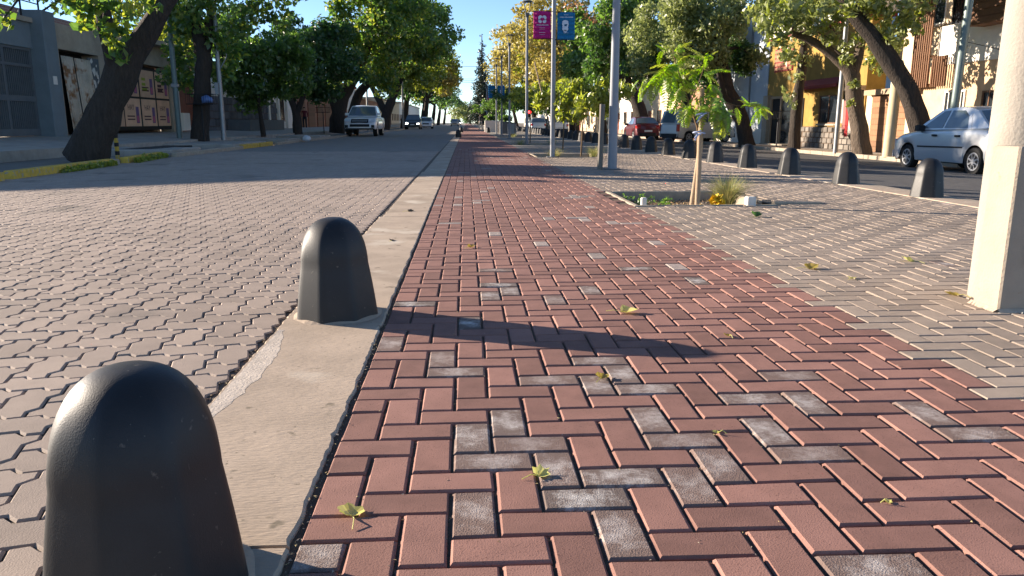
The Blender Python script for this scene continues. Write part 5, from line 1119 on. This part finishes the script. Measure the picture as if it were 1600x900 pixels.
banner(2.04, 18.46, 2.97, 1, 'blue banner with two lines of text over a pale portrait', 'teal', 'bust')
banner(2.1, 54.46, 2.85, -1, 'small blue banner on the left of the far lamp post', 'teal', None, .5, .85); banner(2.1, 54.46, 2.85, 1, 'small blue banner on the right of the far lamp post', 'teal', 'bust', .5, .85)
banner(2.05, 77.96, 2.95, 1, 'tiny magenta banner on the farthest lamp post', 'magenta', None, .6, .95); banner(2.05, 77.96, 2.2, -1, 'tiny blue banner low on the farthest lamp post', 'teal', None, .6, .8)
def pole(name, label, pts, r0, r1, m, n=12, cat='pole', group=None):
    t = thing(name, label, cat, pts[0], group); b = MB(); k = len(pts); b.tube(pts, [r0+(r1-r0)*q/(k-1) for q in range(k)], n); b.build('shaft', M[m], t, smooth=50); return t
pole('wooden_stake', 'grey weathered wooden stake standing beside the thick grey lamp post', [(2.34, 13.6, -.1), (2.36, 13.6, 1.12)], .05, .048, 'greytimber', 7, 'stake')
t = pole('street_pole', 'dark green metal pole right of the poster hoarding', [(-10.05, 28.2, .2), (-10.05, 28.2, 8)], .095, .07, 'greenpole', group='poles on the left sidewalk')
b = MB(); b.bbox(-10.16, -9.94, 28.1, 28.3, 2.0, 2.12, .01); b.build('clamp', M['galv'], t)
t = pole('street_pole', 'grey steel pole with a curved bracket arm before the thin young tree', [(-8.5, 28.1, .2), (-8.5, 28.1, 3.2), (-8.5, 28.1, 9)], .09, .065, 'galv', group='poles on the left sidewalk')
b = MB(); b.tube([(-8.45, 28.1, 2.6), (-8.2, 28.1, 3.0), (-8.18, 28.1, 3.6), (-7.9, 28.1, 4.1), (-7.3, 28.1, 4.4)], .022, 6); b.build('bracket_arm', M['galv'], t, smooth=60)
part(t, 'meter_box', M['galv'], (-8.62, -8.5, 27.9, 28.0, 1.75, 2.15))
pole('street_pole', 'pale steel pole just left of the crooked tree on the right sidewalk', [(13.05, 27.0, -.25), (13.05, 27.0, 8)], .085, .07, 'galv', group='poles on the right sidewalk')
t = pole('short_post', 'thick beige post with a dark cap before the plank garage', [(13.15, 23.7, -.25), (13.2, 23.7, 2.55)], .17, .15, 'beigepole', 18); b = MB(); b.tube([(13.2, 23.7, 2.55), (13.2, 23.7, 2.66)], [.16, .12], 16); b.build('cap', M['galv'], t)
pole('street_pole', 'green grey steel pole rising behind the silver car', [(13.75, 21.6, -.25), (13.85, 21.6, 4), (13.95, 21.6, 9)], .12, .085, 'greenpole', 16, group='poles on the right sidewalk')
pole('street_pole', 'pale concrete pole behind the wooden stake on the right sidewalk', [(13.3, 80, -.25), (13.3, 80, 9)], .16, .12, 'poleconc', group='poles on the right sidewalk')
pole('street_pole', 'pole on the left sidewalk near the distant oncoming dark car', [(-7.6, 96, 0), (-7.6, 96, 8)], .12, .1, 'poleconc', group='poles on the left sidewalk')
pole('street_pole', 'thin pale pole rising just behind the white pickup', [(-7.4, 60, .1), (-7.4, 60, 8)], .07, .06, 'galv', group='poles on the left sidewalk')
pole('leaning_stick', 'thin yellowish stick leaning beside the lantern headed lamp post', [(3.3, 29.5, 0), (2.55, 29.5, 3.0)], .03, .025, 'timber', 6, 'stick')
for k, (lb, y, z) in enumerate((('lower cable crossing the street between the left trees and the far pole', 60, 4.9), ('upper cable crossing the street between the left trees and the far pole', 60, 6.1), ('cable crossing the street in front of the cypress', 80, 5.9), ('far thin cable crossing the street', 96, 6.9))):
    b = MB(); b.tube([(-13+26.2*q/16, y+(66-y)*q/16 if k < 2 else y, z-1.0*math.sin(math.pi*q/16)) for q in range(17)], .014, 5); tag(b.build('cable', M['black']), lb, 'cable', 'cables over the street')
b = MB(); b.tube([(13.9, 21.6, 3.0), (14.9, 21.5, 2.78), (16.1, 21.4, 3.0)], .01, 5); tag(b.build('cable', M['black']), 'cable from the green grey pole to the white wall of the modern house', 'cable', 'cables over the street')
# traffic light
t = thing('traffic_light', 'distant traffic light showing red beyond the lamp posts', 'traffic light', (9.5, 118, -.25)); b = MB(); b.tube([(9.5, 118, -.3), (9.5, 118, 2.2)], .06, 8); b.build('post', M['black'], t)
part(t, 'housing', M['black'], (9.3, 9.7, 117.9, 118.1, 1.5, 2.6)); b = MB(); b.lathe([(.16, -.12), (.2, -.02), (.001, -.1)], (9.5, 117.88, 2.3), 14, axis='y'); b.build('red_lamp', emis('red_signal', (1, .02, .02), 5), t)
# striped posts, bins
for lb, x, y in (('yellow and black striped short post at the foot of the leaning tree, right one', -7.55, 17.4), ('yellow and black striped short post half hidden by the leaning tree trunk', -7.62, 16.9)):
    t = thing('striped_post', lb, 'post', (x, y, 0), 'striped posts by the leaning tree')
    b = MB(); b.tube([(x, y, -.1), (x, y, .66)], .045, 10); b.build('post', M['yellow'], t, smooth=50)
    for z in (.12, .30, .48): b = MB(); b.tube([(x, y, z), (x, y, z+.085)], .047, 10); b.build('black_band', M['black'], t, smooth=50)
def basket(name, label, x, y, z, bag=False):
    t = thing(name, label, 'litter basket', (x, y, z), 'litter baskets on posts'); b = MB(); b.tube([(x, y, z-.1), (x, y, z+1.25)], .028, 8); b.build('post', M['black'], t)
    for zz in (1.22, 1.55): b = MB(); b.tube([(x-.45, y-.18, z+zz), (x+.45, y-.18, z+zz), (x+.45, y+.18, z+zz), (x-.45, y+.18, z+zz), (x-.45, y-.18, z+zz)], .012, 5); b.build('basket_rim', M['black'], t)
    for k in range(13):
        xx = x-.45+.9*k/12
        for s in (-1, 1): b = MB(); b.tube([(xx, y+s*.18, z+1.22), (xx, y+s*.18, z+1.55)], .006, 4); b.build('bar', M['black'], t)
    part(t, 'basket_floor', M['black'], (x-.44, x+.44, y-.17, y+.17, z+1.21, z+1.225)); return t
basket('litter_basket', 'dark wire basket on a post by the straight trunk, holding a blue bag', -9.05, 27.7, .2)
basket('litter_basket', 'dark wire basket on a post right of the twisting trunk', 13.4, 33.2, -.27)
basket('litter_basket', 'small dark wire basket on a post left of the double trunked tree', -9.1, 51, .2)
def blob(name, label, cat, c, rad, m, seed=0, group=None):
    bm = bmesh.new(); bmesh.ops.create_icosphere(bm, subdivisions=3, radius=1)
    for v in bm.verts: k = 1+.28*mnoise.noise(v.co*1.7+Vector((seed, 0, 0)))+.12*mnoise.noise(v.co*5+Vector((seed, 3, 0))); v.co = Vector((v.co.x*rad[0], v.co.y*rad[1], max(-.75, v.co.z)*rad[2]))*k
    me = bpy.data.meshes.new(name); bm.to_mesh(me); bm.free(); me.materials.append(m); me.polygons.foreach_set('use_smooth', [True]*len(me.polygons)); o = bpy.data.objects.new(name, me); C.objects.link(o); o.location = c; return tag(o, label, cat, group)
blob('plastic_bag', 'blue plastic bag in the wire basket on the left', 'bag', (-8.85, 27.7, 1.57), (.2, .14, .14), mat('blue_bag', (.12, .2, .42), .4), 1)
blob('white_bag', 'white bag lying in the road by the yellow kerb on the left', 'bag', (-6.7, 33.4, .14), (.16, .15, .14), mat('white_bag', (.55, .57, .6), .5), 4)
# planters and bins in the far median
def planter(label, x, y, w_, h_, m, group=None):
    t = thing('concrete_planter', label, 'planter', (x, y, 0), group); b = MB(); b.bbox(x-w_/2, x+w_/2, y-w_/2, y+w_/2, -.05, h_, .03); b.build('tub', M[m], t)
    leafmesh('shrub', clumpy([((x+random.uniform(-.3, .3)*w_, y, h_+.25), .35*w_) for _ in range(5)], 300), .16, M['l_green'], t); part(t, 'soil', M['soil'], (x-w_/2+.06, x+w_/2-.06, y-w_/2+.06, y+w_/2-.06, h_, h_+.01))
planter('left one of the two white concrete planters far along the median', 2.05, 68, .9, .95, 'whiteblock', 'white concrete planters'); planter('right one of the two white concrete planters far along the median', 2.9, 70, .9, .95, 'whiteblock', 'white concrete planters')
planter('dark blue grey square planter right of the white concrete planters', 2.85, 57, .85, .85, 'darkgrey')
t = thing('litter_bin', 'square grey litter bin left of the lantern headed lamp post', 'bin', (2.9, 50, 0)); b = MB(); b.bbox(2.62, 3.18, 49.8, 50.3, .08, .75, .02); b.build('bin_body', M['galv'], t); part(t, 'rim', M['black'], (2.58, 3.22, 49.76, 50.34, .752, .8)); part(t, 'foot', M['black'], (2.7, 3.1, 49.9, 50.2, -.02, .078))
# ================================================================ PLANTING BEDS
pale = M['kerbconc']
for k, (x0, x1, y0, y1) in enumerate(BEDS):
    bed = thing('planting_bed', ('planting bed nearest the camera with the staked young tree', 'planting bed at the foot of the banner post', 'planting bed at the foot of the lantern headed lamp post', 'far planting bed by the second lamp post')[k], 'planting bed', ((x0+x1)/2, (y0+y1)/2, 0), 'kerbed planting beds in the median')
    kw = .055
    for q in ((x0, x0+kw, y0+kw, y1-kw), (x1-kw, x1, y0+kw+.35, y1-kw), (x0, x1, y0, y0+kw), (x0, x1, y1-kw, y1)):
        b = MB(); b.bbox(*q, -.2, .003+random.uniform(0, .003), .008); b.build('kerb', pale, bed)
    b = MB(); n = 24; hz = {}
    for i in range(n+1):
        for j in range(n+1): hz[i, j] = (x0+kw*.6+(x1-x0-kw*1.2)*i/n, y0+kw*.6+(y1-y0-kw*1.2)*j/n, -.115+.022*mnoise.noise(Vector((i*.8, j*.8, k*9)))+.012*random.random())
    for i in range(n):
        for j in range(n): b.quad(hz[i, j], hz[i+1, j], hz[i+1, j+1], hz[i, j+1])
    b.build('soil', M['soil'], bed, smooth=60)
    b = MB(); rr = random.Random(k)
    for q in range(1500 if k == 0 else 250):
        x, y, s = rr.uniform(x0+.1, x1-.1), rr.uniform(y0+.1, y1-.1), rr.uniform(.006, .022); pp = [(x+rr.uniform(-s, s), y+rr.uniform(-s, s), -.10+rr.uniform(0, s*1.2)) for _ in range(4)]; n_ = len(b.v); b.v += pp
        b.f += [(n_, n_+1, n_+2), (n_, n_+2, n_+3), (n_, n_+3, n_+1), (n_+1, n_+3, n_+2)]; b.m += [rr.choice((0, 0, 1, 2))]*4
    b.build('clods_and_dry_leaves', [M['soil'], mat('dry_leaf_litter', (.36, .24, .10), .9, .3, 20), mat('pebble', (.34, .29, .23), .9, .3, 20)], bed, kind='stuff')
b = MB(); b.bbox(0, .5, 0, .11, -.1, .016, .006); o = b.build('kerb_piece', pale); o.location = (3.13, 7.70, 0); o.rotation_euler = (0, 0, R(-3)); tag(o, 'loose pale kerb piece sticking out at the right end of the near planting bed', 'kerb piece')
for lb, x, y, w_, h_ in (('small white concrete block on the near kerb of the bed, right of the stakes', 2.84, 7.60, .09, .085), ('white stub at the left front of the near planting bed', 1.775, 7.68, .055, .075)):
    b = MB(); b.bbox(x-w_/2, x+w_/2, y-w_/2, y+w_/2, -.02, h_, .008); o = b.build('white_block', M['whiteblock']); o.rotation_euler = (0, 0, 0); tag(o, lb, 'block', 'white blocks on the bed edge')
st = [('wooden stake leaning right behind the young tree, taller one', [(2.269, 7.7, -0.017), (2.338, 7.72, 0.558), (2.333, 7.74, 1.143)]), ('shorter wooden stake right of the taller one, tied to the young tree', [(2.317, 7.66, -0.013), (2.321, 7.67, 0.351), (2.32, 7.69, 0.734)])]
for lb, pts in st:
    b = MB(); pts = [Vector(q) for q in pts]; pts[0].z -= .06; b.tube(pts, [.026, .025, .024], 9, jit=.06); tag(b.build('wooden_stake', M['timber'], smooth=60), lb, 'stake', 'stakes of the young tree')
for lb, (cx, cy, cz) in (('upper blue white tie knotted round the stakes', (2.291, 7.62, 0.87)), ('lower blue white tie knotted round the stakes', (2.262, 7.6, 0.698))):
    b = MB(); b.tube([(cx+.036*math.cos(a*.7), cy+.036*math.sin(a*.7), cz+.004*a) for a in range(10)], .008, 5)
    for s, l_ in ((-1, .07), (1, .075), (-1, .05)):
        q = Vector((cx, cy-.04, cz)); e = q+Vector((s*l_*random.uniform(.5, .9), -.015, -.06*random.uniform(.3, 1)+(.05 if s > 0 else 0))); b.tube([q, (q+e)/2+Vector((0, -.015, .012)), e], [.009, .008, .006], 5)
    tag(b.build('tie', M['tie'], smooth=60), lb, 'tie', 'ties on the young tree')
def grassclump(name, label, x, y, h, r, n, m='straw', z=-.05, group='feather grass clumps in the median beds', green=.35):
    b = MB(); rr = random.Random(int(x*100+y))
    for k in range(n):
        a = rr.uniform(0, 6.283); r0 = r*.18*rr.random(); out = r*rr.uniform(.25, 1.0); hh = h*rr.uniform(.5, 1.05)*(1-.35*out/r); w_ = rr.uniform(.0016, .003)
        p0 = Vector((x+r0*math.cos(a), y+r0*math.sin(a), z)); px, py = -math.sin(a)*w_, math.cos(a)*w_; pts = []
        for q in range(5):
            f = q/4; pts.append(p0+Vector((math.cos(a)*out*f**1.6, math.sin(a)*out*f**1.6, hh*(f*1.35-.45*f**2.6) if f < 1 else hh*.86)))
        mi = 1 if rr.random() < green else 0
        for q in range(4):
            w0, w1 = 1-.2*q, 1-.2*(q+1); b.quad(pts[q]+Vector((px*w0, py*w0, 0)), pts[q]-Vector((px*w0, py*w0, 0)), pts[q+1]-Vector((px*w1, py*w1, 0)), pts[q+1]+Vector((px*w1, py*w1, 0)), m=mi)
    return tag(b.build(name, [M[m], M['l_olive']]), label, 'grass', group)
grassclump('feather_grass', 'straw coloured feather grass clump in the near bed right of the stakes', 2.76, 8.05, .44, .46, 820, green=.5)
grassclump('feather_grass', 'low feather grass clump at the foot of the banner post', 2.12, 18.75, .36, .5, 420)
grassclump('feather_grass', 'feather grass clump just right of the thick grey lamp post', 3.1, 18.9, .45, .5, 420, green=.6)
grassclump('feather_grass', 'dark feather grass clump at the foot of the lantern headed lamp post', 2.0, 28.9, .4, .55, 300, green=.8); grassclump('feather_grass', 'second dark feather grass clump right of the lantern headed lamp post', 3.2, 29.2, .4, .55, 300, green=.8); grassclump('feather_grass', 'far feather grass clump in the bed by the second lamp post', 2.6, 43.6, .4, .55, 200, green=.8)
t = thing('weeds', 'small green weeds in the left half of the near planting bed', 'weeds', (2.0, 8.3, -.05)); leafmesh('foliage', clumpy([((1.85, 8.25, -.02), .10), ((2.1, 8.15, -.02), .09), ((1.98, 8.4, -.02), .1), ((2.2, 8.35, -.02), .08), ((1.78, 8.6, -.02), .08)], 150), .03, M['l_green'], t, droop=-.4)
# ================================================================ FALLEN LEAVES
def leaf(label, x, y, size, m, rz, curl=.35, tilt=(0, 0), seed=0, z=.004):
    rr = random.Random(seed); t = thing('fallen_leaf', label, 'leaf', (x, y, z), 'fallen leaves on the paving'); b = MB()
    lobes = [(0, 1), (.3, .8*rr.uniform(.8, 1.1)), (.55, .72*rr.uniform(.8, 1.1)), (.95, .95*rr.uniform(.75, 1)), (1.3, .70), (1.6, .72*rr.uniform(.8, 1.1)), (1.95, .85*rr.uniform(.7, 1)), (2.5, .55), (2.95, .3)]
    out = [(a, r) for a, r in lobes]+[(2*math.pi-a, r) for a, r in lobes[:0:-1]]; pts = []
    for a, r in out:
        r *= size*.47*rr.uniform(.9, 1.1); px, py = r*math.cos(a), r*math.sin(a); pts.append(Vector((px, py, curl*(abs(py)*.9+max(0, px)**2*4/size*.5)+rr.uniform(0, .05)*size)))
    mid = [p*.5+Vector((0, 0, -.02*size)) for p in pts]; c = Vector((0, 0, 0)); n = len(pts)
    for k in range(n): b.quad(c, mid[k], mid[(k+1) % n]); b.quad(mid[k], pts[k], pts[(k+1) % n], mid[(k+1) % n])
    rot = Matrix.Rotation(rz, 3, 'Z').__matmul__(Matrix.Rotation(tilt[0], 3, 'X').__matmul__(Matrix.Rotation(tilt[1], 3, 'Y')))
    b.v = [tuple(rot.__matmul__(Vector(v))+Vector((x, y, z))) for v in b.v]; lo = min(v[2] for v in b.v); b.v = [(p, q, r-lo+.002) for p, q, r in b.v]
    b.build('blade', M[m], t, smooth=80)
    s = MB(); q = rot.__matmul__(Vector((-size*.05, 0, 0))); e = rot.__matmul__(Vector((-size*.75, size*.12, 0))); h = rot.__matmul__(Vector((-size*.4, 0, 0))); s.tube([(x+q.x, y+q.y, max(.003, q.z-lo+.002)), (x+h.x, y+h.y, .012), (x+e.x, y+e.y, .004)], [.0016, .0012, .0012], 5); s.build('stalk', M['fallen'], t)
for k, (lb, (x, y, _), s, m, rz, cu, ti) in enumerate((
    ('large yellow green lobed leaf lying nearest the camera by the concrete strip', (-0.254, 1.511, 0), .085, 'fallen', 1.9, .32, (.2, .15)),
    ('curled yellow leaf between the whitened bricks in the foreground', (0.161, 1.675, 0), .062, 'fallen', .6, .5, (.25, .1)),
    ('yellow leaf on the red bricks right of the bollard shadow tip', (0.681, 3.236, 0), .11, 'fallen', -.2, .5, (.1, .2)),
    ('crumpled brownish leaf below the end of the bollard shadow', (0.429, 2.364, 0), .065, 'fallenb', 1.2, .5, (.15, .1)),
    ('yellow leaf on the grey pavers left of the tan cabinet', (2.634, 4.389, 0), .12, 'fallen', 2.3, .5, (.3, 0)),
    ('green leaf on the grey pavers near the red edge', (1.94, 4.202, 0), .11, 'fallenb', .2, .4, (.2, 0)),
    ('dark green tuft like leaf before the near planting bed', (2.535, 6.626, 0), .15, 'l_dark', 1.1, .6, (.2, .1)),
    ('tiny pale leaf lying on the lower right red bricks', (0.911, 1.5, 0), .026, 'fallen', .4, .3, (.1, 0)),
    ('small yellow fleck of leaf on the red bricks, right centre', (0.659, 1.898, 0), .035, 'fallen', 2.9, .3, (.1, 0)),
    ('small leaf fragment below the red and grey edge', (1.005, 2.836, 0), .05, 'fallenb', 1.9, .5, (.2, .2)),
    ('brown leaf lying in the middle of the red paving', (0.018, 5.07, 0), .08, 'fallenb', 1.0, .5, (.1, .1)),
    ('dark leaf scrap on the concrete strip beyond the bollard', (-0.531, 5.384, 0), .06, 'soil', 1.4, .5, (.2, .2)),
    ('second dark leaf scrap on the concrete strip farther on', (-0.535, 7.201, 0), .09, 'soil', .4, .5, (.2, .2)),
    ('yellow leaf at the foot of the tan cabinet', (2.329, 3.484, 0), .10, 'fallenb', 2.4, .3, (.1, 0)),
    ('pale leaf on the grey pavers in the right foreground', (2.034, 3.904, 0), .06, 'fallen', .9, .4, (.1, .2)))):
    leaf(lb, x, y, s, m, rz, cu, ti, k)
t = thing('yellow_leaf', 'bright yellow leaf caught at the foot of the straw coloured grass', 'leaf', (2.58, 7.85, -.04)); leafmesh('blade', clumpy([((2.58, 7.85, .02), .06)], 26), .08, mat('bright_yellow_leaf', (.62, .42, .02), .7, .1, 9), t)
b = MB(); rr = random.Random(6); cc = []
for k in range(420):
    f = .35+.65*rr.random()**.8; cc.append((-6.56-.27*f+rr.uniform(-.0, .08), 11.9+3.6*f, .012+abs(rr.gauss(0, .03))))
for k in range(420):
    f = rr.random(); cc.append((-6.80-.36*f+rr.uniform(0, .10), 16.4+2.6*f, .012+abs(rr.gauss(0, .04))))
t = leafmesh('kerbside_leaf_litter', np.array(cc), .085, M['l_yelgreen'], None, droop=0); t['kind'] = 'stuff'
# ================================================================ PEOPLE (one skinned body each)
def person(label, x, y, z, h, rz, top, leg, skin=(.36, .22, .15), stride=.12, arm=.1):
    t = thing('person', label, 'person', (x, y, z)); s = h/1.75
    J = {'pel': (0, 0, .95), 'wst': (0, 0, 1.10), 'chs': (0, 0, 1.34), 'nck': (0, .0, 1.50), 'hd0': (0, .015, 1.58), 'hd1': (0, .02, 1.72)}; Rr = {'pel': (.165, .12), 'wst': (.145, .105), 'chs': (.175, .115), 'nck': (.055, .055), 'hd0': (.075, .085), 'hd1': (.07, .085)}
    E_ = [('pel', 'wst'), ('wst', 'chs'), ('chs', 'nck'), ('nck', 'hd0'), ('hd0', 'hd1')]
    for sg, n in ((-1, 'l'), (1, 'r')):
        f = sg*stride
        J.update({n+'hp': (sg*.10, 0, .88), n+'kn': (sg*.11, f*.9+.02, .49), n+'an': (sg*.11, f*1.1-abs(f)*.6, .09), n+'to': (sg*.125, f*1.1+.14-abs(f)*.6, .035), n+'sh': (sg*.19, 0, 1.43), n+'el': (sg*.27, -f*.5-.02, 1.14), n+'wr': (sg*.25, -f*1.1+arm, .90), n+'hn': (sg*.245, -f*1.2+arm+.02, .80)})
        Rr.update({n+'hp': (.095, .1), n+'kn': (.062, .065), n+'an': (.045, .05), n+'to': (.045, .03), n+'sh': (.065, .065), n+'el': (.047, .047), n+'wr': (.033, .03), n+'hn': (.04, .022)})
        E_ += [('pel', n+'hp'), (n+'hp', n+'kn'), (n+'kn', n+'an'), (n+'an', n+'to'), ('chs', n+'sh'), (n+'sh', n+'el'), (n+'el', n+'wr'), (n+'wr', n+'hn')]
    ks = list(J); me = bpy.data.meshes.new('body'); me.from_pydata([tuple(Vector(J[k])*s) for k in ks], [(ks.index(a), ks.index(c)) for a, c in E_], [])
    o = bpy.data.objects.new('body', me); C.objects.link(o); o.modifiers.new('skin', 'SKIN'); o.modifiers.new('sub', 'SUBSURF').levels = 1
    for k, v in zip(ks, me.skin_vertices[0].data): v.radius = (Rr[k][0]*s, Rr[k][1]*s); v.use_root = k == 'pel'
    dg = bpy.context.evaluated_depsgraph_get(); dg.update(); m2 = bpy.data.meshes.new_from_object(o.evaluated_get(dg)); bpy.data.objects.remove(o)
    for q in (top, leg, mat('skin', skin, .6), M['black']): m2.materials.append(q)
    for p in m2.polygons:
        c = p.center/s; p.use_smooth = True; p.material_index = 3 if c.z < .07 else 1 if c.z < .96 and abs(c.x) < .21 else 2 if c.z > 1.49 or c.z < .93 else 0
    o = bpy.data.objects.new('body', m2); C.objects.link(o); o.parent = t
    bm = bmesh.new(); bmesh.ops.create_icosphere(bm, subdivisions=2, radius=1)
    for v in bm.verts: v.co = Vector((v.co.x*.085, v.co.y*.10-.015-.02*max(0, -v.co.z), max(-.35, v.co.z)*.09))*s+Vector((0, .01, 1.70))*s
    me = bpy.data.meshes.new('hair'); bm.to_mesh(me); bm.free(); me.materials.append(mat('hair', (.02, .014, .01), .7)); h_ = bpy.data.objects.new('hair', me); C.objects.link(h_); h_.parent = t
    t.rotation_euler = (0, 0, rz); return t
dk = mat('dark_cloth', (.02, .022, .03), .9); maroon = mat('maroon_cloth', (.10, .02, .03), .9); rd = mat('red_shirt', (.40, .02, .03), .9); jean = mat('navy_trousers', (.03, .04, .07), .9); light = mat('light_trousers', (.5, .48, .42), .9)
person('person in a dark maroon top and dark trousers standing on the left sidewalk', -13.0, 64.5, .33, 1.66, math.pi, maroon, dk, stride=.03)
person('person in a red shirt standing before the cream house on the right', 14.6, 64, -.28, 1.72, math.pi, rd, dk, stride=.05)
person('person in black clothes walking on the right sidewalk behind the bollard row', 13.6, 82, -.25, 1.85, math.pi/2, dk, dk, stride=.25)
person('tiny person in a dark top and light trousers far along the median', 1.6, 88, 0, 1.72, 2.6, dk, light, stride=.15)
